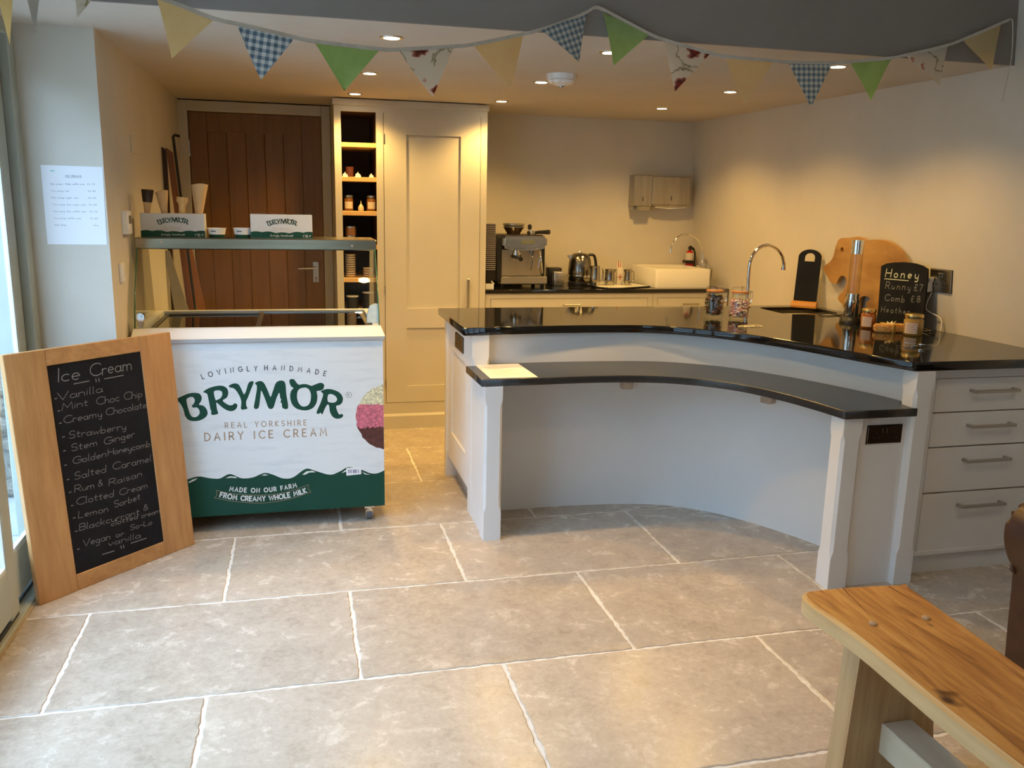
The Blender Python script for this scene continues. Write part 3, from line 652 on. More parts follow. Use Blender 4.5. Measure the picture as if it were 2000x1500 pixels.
M_oakd = wood('oak_rail', (0.43, 0.215, 0.075), (0.59, 0.32, 0.125), 'X', 0.45, 50)
bbox(iu0, iu1, iv1, BH, -0.024, -0.0004, 0.002).build('frame_rail', M_oakd, cb); bbox(iu0, iu1, 0, iv0, -0.024, -0.0004, 0.002).build('frame_rail', M_oakd, cb)
bbox(iu0-.005, iu1+.005, iv0-.005, iv1+.005, -0.018, -0.004, 0.0).build('writing_surface', M_slate, cb)
CP = Plane(A0, BU, BV, -0.0034)
def dash(l_, w): d_ = MB(); strokes(d_, CP, [l_], w); d_.build('chalk_dash', M_chalk, cb, recalc=False)
def cw(txt, x0, y0, x1, y1, size, w=0.0017, mb=None, slant=0.08):
    ck = MB(); text_on(ck, CP, txt, CP.uv(x0, y0), CP.uv(x1, y1), size, w, slant=slant, wob=0.03); ck.build('chalk_word', M_chalk, cb, recalc=False)
cw('Ice', 113, 746, 156, 740, 0.050, 0.0030); cw('Cream', 176, 736, 257, 722, 0.046, 0.0030)
for l_ in ([CP.uv(144, 750), CP.uv(174, 744)], [CP.uv(204, 740), CP.uv(241, 733)], [CP.uv(187, 740), CP.uv(188, 746)], [CP.uv(193, 739), CP.uv(194, 745)]): dash(l_, 0.003)
for tx, x0, y0, x1, y1, s in [('Vanilla', 112, 783, 200, 765, .030), ('Mint', 121, 802, 172, 792, .028), ('Choc', 188, 791, 233, 783, .030), ('Chip', 242, 781, 278, 775, .030),
        ('Creamy', 124, 827, 199, 813, .028), ('Chocolate', 207, 812, 286, 796, .028), ('Strawberry', 134, 857, 246, 838, .028),
        ('Stem', 139, 882, 190, 870, .028), ('Ginger', 203, 869, 263, 853, .028), ('Golden', 142, 907, 207, 892, .028), ('Honeycomb', 211, 890, 293, 872, .026),
        ('Salted', 145, 937, 207, 922, .029), ('Caramel', 220, 918, 295, 901, .030), ('Rum', 146, 962, 184, 953, .027), ('&', 191, 951, 200, 949, .026), ('Raisan', 213, 949, 277, 930, .027),
        ('Clotted', 149, 987, 222, 970, .028), ('Cream', 233, 968, 288, 953, .027), ('Lemon', 153, 1012, 211, 999, .027), ('Sorbet', 223, 992, 274, 975, .027),
        ('Blackcurrant', 155, 1037, 272, 1005, .027), ('&', 280, 998, 289, 995, .024), ('clotted', 217, 1028, 269, 1013, .021), ('cream', 276, 1012, 312, 1001, .020),
        ('Vegan', 162, 1068, 215, 1053, .028), ('or', 226, 1050, 242, 1046, .022), ('So-Lo', 254, 1036, 297, 1024, .022), ('vanilla', 211, 1067, 274, 1050, .024)]:
    cw(tx, x0, y0, x1, y1, s*0.93)
for x, y in ((108, 779), (114, 803), (117, 827), (123, 854), (125, 881), (127, 909), (132, 937), (136, 962), (140, 988), (144, 1012), (148, 1038), (152, 1073)): dash([CP.uv(x-1, y), CP.uv(x+3, y-1)], 0.0028)
for l_ in ([CP.uv(200, 1083), CP.uv(223, 1076)], [CP.uv(256, 1061), CP.uv(286, 1051)], [CP.uv(236, 1066), CP.uv(237, 1071)], [CP.uv(241, 1065), CP.uv(242, 1070)]): dash(l_, 0.003)

# ================================================================== ICE CREAM FREEZER
FY = 3.79; FX0, FX1 = -0.672, 0.355
fz = thing('ice_cream_freezer', 'white ice cream display freezer with green and white printed front and glass canopy', 'freezer', (-0.16, 4.1, 0))
MB().box((FX0, FY+0.004, 0.085), (FX1, 4.46, 0.848), 0.006).build('body', M_white, fz)
MB().box((FX0+0.02, FY+0.03, 0.066), (FX1-0.012, 4.44, 0.086)).build('chassis', M_black, fz)
M_print = noisy('printed_whitewashed_wood', (0.66, 0.70, 0.72), (0.76, 0.79, 0.80), 14, 0.32, sc3=(0.35, 1, 2.2), lo=0.3, hi=0.5, detail=8)
MB().box((FX0, FY-0.001, 0.075), (FX1, FY+0.004, 0.848), 0.001).build('front_panel', M_print, fz)
mb = MB()
L0, L1 = FX0-0.012, FX1+0.008
mb.box((L0, FY-0.012, 0.849), (L1, 4.475, 0.866), 0.002)
mb.build('lid_rim', mat('grey_plastic', (0.42, 0.43, 0.45), 0.4), fz)
mb = MB()
def framebox(zb, zt, ins):
    mb.prism([(L0+.002, FY-0.010, zb), (L0+ins, FY+0.035, zt), (L0+ins, FY+0.060, zt), (L0+.002, FY+0.06, zb)], (0.0001, 0, 0))
v = [(L0, FY-0.012, 0.866), (L1, FY-0.012, 0.866), (L1, 4.475, 0.866), (L0, 4.475, 0.866)]
u = [(L0+0.006, FY+0.038, 0.906), (L1-0.014, FY+0.038, 0.906), (L1-0.014, 4.46, 0.906), (L0+0.006, 4.46, 0.906)]
w = [(L0+0.045, FY+0.065, 0.906), (L1-0.045, FY+0.065, 0.906), (L1-0.045, 4.42, 0.906), (L0+0.045, 4.42, 0.906)]
x_ = [(a, b, 0.868) for a, b, c in w]; Q = [[mb.bm.verts.new(p) for p in lp] for lp in (v, u, w, x_)]
for A, B in zip(Q, Q[1:]):
    for k in range(4): mb.bm.faces.new((A[k], A[(k+1) % 4], B[(k+1) % 4], B[k]))
mb.bm.faces.new(Q[-1]); mb.build('lid_frame', M_white, fz)
# sunken well with two sliding glass lids
M_dg = glassy('smoked_lid_glass', (0.25, 0.24, 0.22), 0.9, 1.5)
MB().box((L0+0.05, FY+0.07, 0.869), (L1-0.05, 4.415, 0.872)).build('well', mat('dark_well', (0.035, 0.03, 0.03), 0.3), fz)
for k, (a, b, z) in enumerate([(L0+0.055, -0.15, 0.886), (-0.19, L1-0.055, 0.894)]):
    mb = MB(); y0, y1 = FY+0.075, 4.41; mb.box((a, y0, z), (b, y0+0.018, z+0.008)); mb.box((a, y1-0.03, z), (b, y1, z+0.010)); mb.box((a, y0, z), (a+0.02, y1, z+0.008)); mb.box((b-0.02, y0, z), (b, y1, z+0.008))
    o = mb.build('sliding_lid', [mat('dark_trim', (0.06, 0.06, 0.065), 0.35), M_nickel][k], fz); MB().box((a+0.02, y0+0.018, z+0.002), (b-0.02, y1-0.03, z+0.005)).build('lid_glass', M_dg, o)
# canopy: curved glass, side glass, steel shelf
CY = 4.02; cz0 = at_y(500, 488, CY).z; cz1 = at_y(500, 466.5, CY).z
cxa, cxb = at_y(263, 475, CY).x, at_y(735, 478, CY).x
mb = MB(); mb.box((cxa, CY, cz0), (cxb, CY+0.012, cz1), 0.003); mb.box((cxa, CY+0.002, cz1-0.006), (cxb, CY+0.29, cz1), 0.002); mb.box((cxa, CY+0.278, cz0), (cxb, CY+0.29, cz1-0.004), 0.003)
mb.build('canopy_shelf', noisy('dull_steel', (0.30, 0.265, 0.19), (0.38, 0.34, 0.25), 30, 0.22, 1.0, sc3=(0.05, 1, 1)), fz)
for px_ in (315, 688):
    q = at_y(px_, 473 if px_ < 400 else 480, CY); MB().sphere((q.x, CY-0.001, q.z), 0.006, (1, 0.5, 1), 12, 8).build('screw', M_chrome, fz)
prof = smoothline([(0, FY+0.045, 0.906), (0, FY+0.078, 1.0), (0, FY+0.135, 1.10), (0, CY-0.004, cz0+0.006)], 6)
a = [Vector((L0+0.012, p.y, p.z)) for p in prof]; b = [Vector((L1-0.02, p.y, p.z)) for p in prof]
mb = MB(); mb.strip(a, b); mb.build('front_glass', M_glass2, fz, smooth=60)
for sx in (L0+0.012, L1-0.02):
    mb = MB(); pts = [(sx, p.y, p.z) for p in prof]+[(sx, CY+0.29, cz0), (sx, 4.38, 0.906)]; mb.face(pts); mb.build('side_glass', M_glass2, fz)
    mb = MB(); mb.tube([Vector((sx, p.y, p.z)) for p in prof], 0.0028, 6); mb.build('glass_edge', mat('green_glass_edge', (0.05, 0.16, 0.09), 0.15), fz, smooth=60)
mb = MB(); q = at_y(271, 629, FY+0.05); mb.cyl((q.x+0.008, FY+0.04, 0.955), (q.x+0.008, FY+0.06, 0.955), 0.017, seg=24); mb.cyl((q.x+0.008, FY+0.03, 0.955), (q.x+0.008, FY+0.04, 0.955), 0.007); mb.box((q.x-0.002, FY+0.045, 0.905), (q.x+0.018, FY+0.058, 0.945), 0.002); mb.build('glass_clamp', M_chrome, fz, smooth=40)
def caster(x, y):
    mb = MB(); mb.box((x-0.022, y-0.022, 0.058), (x+0.022, y+0.022, 0.066)); mb.cyl((x, y, 0.048), (x, y, 0.058), 0.016)
    mb.box((x-0.013, y-0.017, 0.03), (x+0.013, y-0.013, 0.05)); mb.box((x-0.017, y-0.018, 0.02), (x-0.014, y+0.014, 0.05)); mb.box((x+0.014, y-0.018, 0.02), (x+0.017, y+0.014, 0.05))
    o = mb.build('caster', M_chrome, fz); mb = MB(); mb.cyl((x-0.012, y, 0.024), (x+0.012, y, 0.024), 0.024, seg=20); mb.build('wheel', mat('grey_rubber', (0.12, 0.13, 0.14), 0.5), o, smooth=40)
for x in (FX0+0.07, 0.287):
    for y in (FY+0.045, 4.38): caster(x, y)
mb = MB(); q = at_y(650, 995, FY+0.12); mb.box((q.x-0.03, FY+0.1, 0.055), (q.x+0.03, FY+0.3, 0.066)); mb.box((q.x+0.1, FY+0.1, 0.058), (q.x+0.17, FY+0.3, 0.066)); mb.build('bracket', M_steel, fz)

# printed front: traced on the panel's own plane
FP = Plane((FX0, FY-0.0012, 0.075), (1, 0, 0), (0, 0, 1)); FP2 = Plane((FX0, FY-0.0020, 0.075), (1, 0, 0), (0, 0, 1))
def z3(l): return [FP.uv(320+x/3.572, 640+y/3.572) for x, y in l]      # points read off an enlargement
def z5(l): return [FP.uv(320+x/5.0, 700+y/5.0) for x, y in l]
wave = z3([(-150, 1072), (-60, 1040), (40, 1070), (110, 1078), (160, 1060), (240, 1038), (320, 1050), (390, 1052), (460, 1021), (540, 1050), (620, 1045), (700, 1014), (760, 1025), (830, 1051), (900, 1045), (990, 985), (1060, 1000), (1160, 1026), (1230, 1002), (1290, 972), (1380, 992), (1440, 1015), (1490, 1016), (1545, 992)])
wave = smoothline([p.to_3d() for p in wave], 5); PWI, PHI = FX1-FX0, 0.773
wave = [(min(max(p.x, 0.0), PWI), p.y) for p in wave]; wave = [(0, wave[0][1])]+wave+[(PWI, wave[-1][1])]
def crisp(l):   # drop repeats
    o = []
    for p in l:
        if not o or abs(p[0]-o[-1][0])+abs(p[1]-o[-1][1]) > 1e-5: o.append((p[0], p[1]))
    return o
flatshape('green_band', [crisp([(0, 0.0)]+[(PWI, 0.0)]+wave[::-1])], FP, M_green, fz)
for l in ([(168, 1078), (200, 1060), (238, 1048), (215, 1066), (180, 1082)], [(430, 1050), (462, 1036), (500, 1040), (512, 1050), (470, 1046)], [(680, 1030), (705, 1022), (730, 1028), (705, 1031)], [(965, 1025), (995, 1002), (1035, 998), (1060, 1008), (1015, 1010), (985, 1026)], [(1240, 1015), (1262, 996), (1285, 986), (1270, 1004)], [(1380, 1004), (1410, 1018), (1440, 1024), (1405, 1024)]):
    MB().face([FP2.at(p.x, p.y) for p in z3(l)]).build('wave_highlight', M_pw, fz, recalc=False)
LET = [
 ([(125, 400), (190, 363), (255, 340), (318, 337), (355, 350), (370, 385), (362, 420), (342, 452), (382, 460), (414, 490), (428, 532), (412, 570), (362, 602), (300, 613), (243, 602), (208, 562), (196, 515), (186, 512), (192, 500), (160, 440)],
  [(222, 398), (262, 377), (290, 383), (302, 412), (292, 442), (273, 462), (288, 482), (318, 478), (344, 500), (350, 535), (330, 563), (298, 575), (266, 560), (245, 512), (228, 452)]),
 ([(385, 325), (440, 290), (520, 268), (582, 270), (620, 298), (629, 345), (612, 385), (575, 410), (606, 440), (645, 458), (676, 452), (692, 437), (717, 452), (712, 482), (688, 507), (648, 515), (604, 500), (560, 470), (522, 436), (512, 438), (520, 500), (529, 540), (472, 552), (462, 530), (466, 515), (456, 500), (440, 420), (425, 352), (408, 338)],
  [(488, 326), (528, 312), (562, 320), (571, 350), (556, 385), (522, 404), (505, 404)]),
 ([(632, 272), (665, 250), (705, 245), (735, 260), (760, 305), (782, 350), (802, 320), (830, 236), (878, 228), (852, 300), (822, 380), (804, 420), (806, 465), (816, 490), (755, 498), (757, 430), (745, 380), (712, 322), (682, 292), (652, 285)], None),
 ([(890, 240), (930, 222), (965, 228), (990, 260), (1020, 325), (1042, 376), (1062, 328), (1102, 230), (1180, 228), (1196, 350), (1214, 485), (1160, 485), (1152, 440), (1140, 428), (1146, 400), (1136, 385), (1126, 335), (1096, 400), (1068, 483), (1024, 486), (990, 400), (952, 315), (944, 360), (925, 482), (880, 484), (892, 400), (908, 300), (905, 262)], None),
 ([(1225, 222), (1240, 203), (1272, 206), (1296, 238), (1322, 258), (1345, 252), (1395, 252), (1440, 268), (1458, 263), (1492, 249), (1532, 238), (1562, 252), (1564, 282), (1543, 310), (1500, 317), (1492, 326), (1500, 370), (1492, 430), (1462, 478), (1415, 503), (1360, 507), (1300, 492), (1258, 456), (1237, 405), (1234, 350), (1246, 312), (1266, 290), (1240, 270)],
  [(1345, 290), (1385, 285), (1418, 305), (1436, 350), (1433, 410), (1414, 452), (1378, 470), (1342, 464), (1314, 430), (1300, 380), (1304, 330), (1320, 302)]),
 ([(1532, 322), (1590, 299), (1650, 305), (1710, 330), (1746, 376), (1744, 425), (1716, 455), (1684, 464), (1692, 510), (1714, 548), (1738, 541), (1751, 558), (1735, 580), (1690, 589), (1650, 570), (1622, 522), (1614, 465), (1598, 450), (1572, 490), (1547, 546), (1530, 528), (1518, 540), (1490, 530), (1528, 440), (1556, 350)],
  [(1612, 350), (1655, 354), (1688, 384), (1688, 414), (1660, 432), (1622, 430), (1602, 420), (1598, 385)])]
def brand(P, conv, name, m, parent):
    loops = []
    for out, hole in LET:
        for l in (out, hole):
            if l: loops.append([tuple(p)[:2] for p in smoothline([p.to_3d() for p in conv(l)], 3, True)])
    return flatshape(name, loops, P, m, parent)
brand(FP, z5, 'wordmark', M_green, fz)
t1 = MB(); PT = Plane((FX0, FY-0.0014, 0.075), (1, 0, 0), (0, 0, 1))
def q5(x, y): return PT.uv(320+x/5, 700+y/5)
text_on(t1, PT, 'LOVINGLY', q5(378, 202), q5(912, 122), 0.0205, 0.0034, pmid=q5(640, 141), track=0.5, narrow=0.9)
text_on(t1, PT, 'HANDMADE', q5(985, 115), q5(1578, 172), 0.0205, 0.0034, pmid=q5(1285, 125), track=0.5, narrow=0.9)
cc = q5(1806, 357); strokes(t1, PT, [[(cc.x+px, cc.y+py) for px, py in arc(0, 0, .0125, .0125, 0, 360, 20)]], 0.0014); text_on(t1, PT, 'R', q5(1798, 367), q5(1814, 366), 0.0085, 0.0014)
t1.build('slogan', M_navy, fz, recalc=False)
t1 = MB()
text_on(t1, PT, 'REAL YORKSHIRE', q5(600, 680), q5(1392, 652), 0.0235, 0.0034, pmid=q5(1000, 666), track=0.5, narrow=0.92)
text_on(t1, PT, 'DAIRY ICE CREAM', q5(402, 805), q5(1588, 753), 0.0335, 0.0052, pmid=q5(1000, 778), track=0.6, narrow=0.95)
t1.build('tan_lettering', M_tan, fz, recalc=False)
t1 = MB(); PT = FP2
text_on(t1, PT, 'MADE ON OUR FARM', q5(642, 1292), q5(1298, 1256), 0.019, 0.0042, pmid=q5(975, 1306), track=0.4, narrow=0.9)
text_on(t1, PT, 'FROM CREAMY WHOLE MILK', q5(545, 1352), q5(1395, 1308), 0.021, 0.0050, pmid=q5(975, 1390), track=0.4, narrow=0.9)
t1.build('white_lettering', M_pw, fz, recalc=False)
t1 = MB(); topl = smoothline([q5(*p).to_3d() for p in ((512, 1290), (700, 1324), (960, 1335), (1200, 1305), (1412, 1234))], 6); botl = smoothline([q5(*p).to_3d() for p in ((495, 1362), (700, 1398), (960, 1412), (1220, 1375), (1438, 1304))], 6)
ln = [(p.x, p.y) for p in topl]+[tuple(q5(1408, 1272)), (botl[-1].x, botl[-1].y)]+[(p.x, p.y) for p in botl[::-1]][1:]+[tuple(q5(520, 1335)), (topl[0].x, topl[0].y)]
strokes(t1, PT, [ln], 0.0015); t1.build('ribbon_outline', M_tan, fz, recalc=False)
# tricolour scoop picture, cut by the panel edge
M_sc = mat('printed_scoop', (1, 1, 1), 0.4); v_ = coords(M_sc); f_ = noise(M_sc, v_, 60, 4, 0.7)
sx_ = nd(M_sc, 'ShaderNodeSeparateXYZ'); lk(M_sc, v_, sx_.inputs[0]); ad = nd(M_sc, 'ShaderNodeMath', operation='MULTIPLY_ADD'); ad.inputs[1].default_value = 0.05; lk(M_sc, f_, ad.inputs[0]); lk(M_sc, sx_.outputs[2], ad.inputs[2])
sm = nd(M_sc, 'ShaderNodeMath', operation='MULTIPLY_ADD'); sm.inputs[1].default_value = 0.2; lk(M_sc, f_, sm.inputs[0])
zc0, zc1 = at_y(720, 790, FY).z, at_y(720, 835, FY).z
mr = nd(M_sc, 'ShaderNodeMapRange'); mr.inputs['From Min'].default_value = zc1-0.1; mr.inputs['From Max'].default_value = zc0+0.1; lk(M_sc, ad.outputs[0], mr.inputs['Value'])
k_ = 1/(zc0-zc1+0.2); t0 = 0.125*k_; t1_ = (zc0-zc1+0.125)*k_
rp = nd(M_sc, 'ShaderNodeValToRGB'); rp.color_ramp.interpolation = 'CONSTANT'; e = rp.color_ramp.elements; e.new(0.5)
e[0].position = 0; e[0].color = (0.10, 0.03, 0.025, 1); e[1].position = t0; e[1].color = (0.62, 0.16, 0.22, 1); e[2].position = t1_; e[2].color = (0.72, 0.68, 0.45, 1)
lk(M_sc, mr.outputs[0], rp.inputs[0])
hv = nd(M_sc, 'ShaderNodeHueSaturation'); mv = nd(M_sc, 'ShaderNodeMapRange'); mv.inputs['From Min'].default_value = 0.35; mv.inputs['From Max'].default_value = 0.65; mv.inputs['To Min'].default_value = 0.55; mv.inputs['To Max'].default_value = 1.35; lk(M_sc, noise(M_sc, v_, 130, 3, 0.7), mv.inputs[0]); lk(M_sc, mv.outputs[0], hv.inputs['Value']); lk(M_sc, rp.outputs[0], hv.inputs['Color']); base(M_sc, hv.outputs[0])
cen = FP.uv(762, 814); rr = FP.uv(762, 814).x-FP.uv(695, 814).x; rnd = random.Random(3); lp = []
for a_ in range(60, 301, 6):
    r2 = rr*(1+rnd.uniform(-0.025, 0.02)); q = (cen.x+r2*math.cos(math.radians(a_)), cen.y+r2*math.sin(math.radians(a_)))
    lp.append((min(q[0], PWI-0.001), q[1]))
flatshape('scoop_picture', [crisp(lp)], FP, M_sc, fz)
st = [FP2.uv(*p) for p in ((676, 914), (705, 912), (705.5, 926), (676.5, 929))]; mb = MB(); mb.prism([FP2.at(*q) for q in st], (0, -0.0008, 0)); o = mb.build('sticker', M_paper, fz)
mb = MB(); P_ = Plane(FP2.o, FP2.u, FP2.v, 0.0012)
for x0, x1 in ((680, 683), (684, 687), (689, 697), (699, 701)): mb.face([P_.at(*P_.uv(x, y)) for x, y in ((x0, 917), (x1, 917), (x1, 924), (x0, 924))])
mb.build('sticker_print', mat('lilac_grey_ink', (0.35, 0.34, 0.45), 0.6), fz, recalc=False)
# tissue bag and folded ticket at the right end of the lid
q0 = at_y(728, 636, FY+0.16); mb = MB()
mb.prism([(q0.x-0.028, FY+0.13, 0.9075), (q0.x+0.026, FY+0.13, 0.9075), (q0.x+0.030, FY+0.15, 0.985), (q0.x+0.012, FY+0.15, 0.990), (q0.x-0.012, FY+0.15, 0.980), (q0.x-0.026, FY+0.14, 0.94)], (0, 0.03, 0))
bg = noisy('pale_blue_paper', (0.50, 0.62, 0.74), (0.66, 0.75, 0.82), 20, 0.8, bs=0.5); tag(mb.build('paper_bag', bg), 'small crumpled pale blue paper bag at the right end of the freezer lid', 'bag')
q0 = at_y(701, 607, FY+0.5); mb = MB(); mb.prism([(q0.x-0.018, FY+0.5, q0.z+0.004), (q0.x+0.018, FY+0.5, q0.z+0.004), (q0.x+0.012, FY+0.5, 0.916), (q0.x+0.002, FY+0.5, 0.9075), (q0.x-0.008, FY+0.5, 0.916)], (0, 0.003, 0))
tag(mb.build('folded_ticket', bg), 'tiny folded pale blue paper standing on the freezer lid behind the glass', 'ticket')

# ---- on the canopy shelf
SY = CY+0.10; SZ = cz1
def pbox(px0, px1, ptop, label):
    y = SY-0.045; a = at_y(px0, 440, y).x; b = at_y(px1, 440, y).x; zt = at_y((px0+px1)/2, ptop, y).z
    t = thing('cone_display_box', label, 'display box', ((a+b)/2, y+0.04, SZ), group='printed display boxes')
    MB().box((a, y+0.002, SZ), (b, y+0.085, zt), 0.001).build('box', mat('printed_card', (0.60, 0.60, 0.58), 0.5), t)
    P = Plane((a, y+0.0006, SZ), (1, 0, 0), (0, 0, 1)); w = b-a; h = zt-SZ; wl = []
    for k in range(41):
        uu = k/40; wl.append((uu*w, h*(0.24+0.045*abs(math.sin(uu*PI*4.5+0.6))+0.02*math.sin(uu*9))))
    flatshape('green_band', [crisp([(0, 0.0015), (w, 0.0015)]+wl[::-1])], P, M_green, t)
    s = w*0.50/1630; cx, cy = w*0.50, h*0.70
    brand(P, lambda l: [Vector((cx+(x-938)*s, cy-(y-400)*s)) for x, y in l], 'wordmark', mat('dark_green_print', (0.01, 0.04, 0.025), 0.5), t)
    P2 = Plane(P.o, P.u, P.v, 0.0008); mb = MB(); text_on(mb, P2, 'REAL YORKSHIRE', (w*.36, h*.40), (w*.62, h*.40), 0.0045, 0.0006); text_on(mb, P2, 'DAIRY ICE CREAM', (w*.32, h*.31), (w*.66, h*.31), 0.0045, 0.0007); mb.build('tan_lettering', M_tan, t, recalc=False)
    mb = MB(); text_on(mb, P2, 'lovingly handmade', (w*.31, h*.09), (w*.68, h*.09), 0.009, 0.0009, slant=0.3)
    x0 = w*.84; strokes(mb, P2, [[(x0+.003, h*.06), (x0+.003, h*.15), (x0+.007, h*.17)], [(x0, h*.12), (x0+.006, h*.12)], [(x0+.012, h*.06), (x0+.021, h*.06), (x0+.021, h*.16), (x0+.012, h*.16), (x0+.012, h*.06)]]+[[(x0+.0165+.002*math.cos(a_), h*.11+.002*math.sin(a_)) for a_ in [q*PI/5 for q in range(11)]]]+[[(x0+.028, h*.08), (x0+.033, h*.16), (x0+.036, h*.14)], [(x0+.028, h*.13), (x0+.034, h*.09)]], 0.0011)
    mb.build('white_lettering', M_pw, t, recalc=False); return t, a, b, zt, y
t, ba, bb, bz, by = pbox(274, 399.5, 417, 'printed display box holding four ice cream cones, left end of the freezer canopy')
t2, a2, b2, bz2, by2 = pbox(489, 610, 420, 'printed display box without cones, to the right of the paper tubs')
MB().box((a2-0.0005, by2-0.0005, bz2), (b2+0.0005, by2+0.086, bz2+0.004)).build('clear_top', M_jar, t2)
def waf(name, c1, c2):
    m = mat(name, c1, 0.75); v = coords(m); s = nd(m, 'ShaderNodeSeparateXYZ'); lk(m, v, s.inputs[0]); o = []
    for sg in (1, -1):
        a = nd(m, 'ShaderNodeMath', operation='MULTIPLY_ADD'); a.inputs[1].default_value = sg*1.0; lk(m, s.outputs[0], a.inputs[0]); lk(m, s.outputs[2], a.inputs[2])
        b = nd(m, 'ShaderNodeMath', operation='MULTIPLY'); b.inputs[1].default_value = 130; lk(m, a.outputs[0], b.inputs[0]); c = nd(m, 'ShaderNodeMath', operation='FRACT'); lk(m, b.outputs[0], c.inputs[0]); d = nd(m, 'ShaderNodeMath', operation='LESS_THAN'); d.inputs[1].default_value = 0.25; lk(m, c.outputs[0], d.inputs[0]); o.append(d.outputs[0])
    mx = nd(m, 'ShaderNodeMath', operation='MAXIMUM'); lk(m, o[0], mx.inputs[0]); lk(m, o[1], mx.inputs[1]); base(m, ramp(m, mx.outputs[0], [(0, c1), (1, c2)])); bump(m, mx.outputs[0], 0.5, 0.001); return m
M_waf = waf('waffle', (0.60, 0.38, 0.17), (0.72, 0.50, 0.26)); M_cake = noisy('wafer', (0.66, 0.42, 0.16), (0.74, 0.50, 0.22), 60, 0.8)
def cone(pxb, pxt0, pxt1, pyt, label, m, kind='cone'):
    y = by+0.03; base_ = at_y(pxb, 416, y); tl, tr = at_y(pxt0, pyt, y), at_y(pxt1, pyt, y); c = (tl+tr)/2; r = (tr-tl).length/2; b0 = Vector((base_.x, y, bz-0.02))
    t = thing('ice_cream_cone', label, 'cone', b0, group='sample cones in the display box'); ax = (c-b0); h = ax.length; rot = ax.to_track_quat('Z', 'Y').to_matrix().to_4x4(); M = Matrix.Translation(b0) @ rot
    if kind == 'cone':
        mb = MB(); mb.lathe([(r*0.36, 0), (r, h), (r*0.93, h), (r*0.3, 0.004)], seg=20, M=M, cap=False)
        for v_ in mb.bm.verts:
            if (v_.co-c).length < r*1.3: v_.co.z += 0.006*math.sin((v_.co.x-c.x)/r*1.6+1)
        mb.build('cone_wall', m, t, smooth=60)
    else:
        mb = MB(); mb.lathe([(r*.5, 0), (r*.62, h*.55), (r*.68, h*.68), (r*.98, h*.78), (r, h), (r*.9, h), (r*.6, h*.7), (0, h*.68)], seg=20, M=M, cap=False); mb.build('cone_wall', m, t, smooth=50)
    return t, M, r, h
tt, M, r, h = cone(287, 276, 300, 371, 'waffle cone dipped in dark chocolate, leftmost of the four cones', M_waf)
MB().lathe([(r*.74, h*.56), (r*.80, h*.585), (r*1.05, h*1.01), (r*.90, h*1.015), (r*.8, h*.9), (0, h*.86)], seg=20, M=M, cap=False).build('chocolate_coating', noisy('dark_chocolate', (0.02, 0.010, 0.008), (0.035, 0.018, 0.012), 60, 0.45), tt, smooth=40)
cone(322, 303, 328.5, 374, 'plain waffle cone leaning left, second from the left in the box', M_waf)
cone(355, 344.5, 368, 385, 'small flat-bottomed wafer cup cone, second from the right in the box', M_cake, 'cup')
cone(388, 373, 406.5, 361, 'largest waffle cone, rightmost in the box', M_waf)
def tub(px0, px1, label):
    y = SY+0.0; a, b = at_y(px0, 446, y).x, at_y(px1, 446, y).x; c = ((a+b)/2, y, SZ); r = (b-a)/2; h = at_y(px0, 445, y).z-SZ
    t = thing('paper_tub', label, 'tub', c, group='small ice cream tubs')
    MB().lathe([(r*.78, 0), (r*.96, h*.95), (r*1.0, h*.93), (r*1.0, h), (r*.92, h), (r*.74, .004), (0, .004)], c, 28, cap=False).build('cup', M_white, t, smooth=40)
    MB().lathe([(r*.785, 0.0), (r*.785+(r*.18)*0.33, h*.34)], c, 28, cap=False).build('green_band', M_green, t, smooth=40)
    mb = MB(); n = 6; ph = -0.35
    for k in range(n):
        an = ph-0.3+0.6*k/n; an2 = an+0.1; hh = h*(.60+.04*math.sin(PI*k/n)); rr = r*.785+r*.18*.62+.0008
        mb.face([(c[0]+rr*math.sin(an), y-rr*math.cos(an), SZ+hh), (c[0]+rr*math.sin(an2), y-rr*math.cos(an2), SZ+hh), (c[0]+(rr+.001)*math.sin(an2), y-(rr+.001)*math.cos(an2), SZ+hh+h*.1), (c[0]+(rr+.001)*math.sin(an), y-(rr+.001)*math.cos(an), SZ+hh+h*.1)])
    mb.build('printed_arch', M_navy, t)
tub(404.5, 442, 'white and green paper tub beside the cone box'); tub(455, 492, 'white and green paper tub next to the second display box')

# ================================================================== CURVED COUNTER
CUR = smoothline([Vector(p+(0,)) for p in ((.800, 3.82), (1.0, 3.822), (1.20, 3.824), (1.45, 3.81), (1.60, 3.785), (1.74, 3.735), (1.90, 3.62), (2.02, 3.47), (2.12, 3.30), (2.20, 3.12), (2.265, 2.95), (2.30, 2.79))], 5)
def offset(l, d):
    o = []
    for i, p in enumerate(l):
        t = (l[min(i+1, len(l)-1)]-l[max(i-1, 0)]).normalized(); o.append(p+Vector((-t.y, t.x, 0))*d)
    return o
ct = thing('curved_counter', 'pale painted servery counter base with a curved knee recess and chamfered posts', 'counter', (1.5, 3.6, 0))
mb = MB(); bk = offset(CUR, 0.022); n = len(CUR)
ring = [[mb.bm.verts.new((p.x, p.y, z)) for p in l] for l, z in ((CUR, 0), (CUR, .862), (bk, .862), (bk, 0))]
for A, B in zip(ring, ring[1:]+ring[:1]):
    for i in range(n-1): mb.bm.faces.new((A[i], A[i+1], B[i+1], B[i]))
mb.build('curved_panel', M_isl, ct, smooth=35)
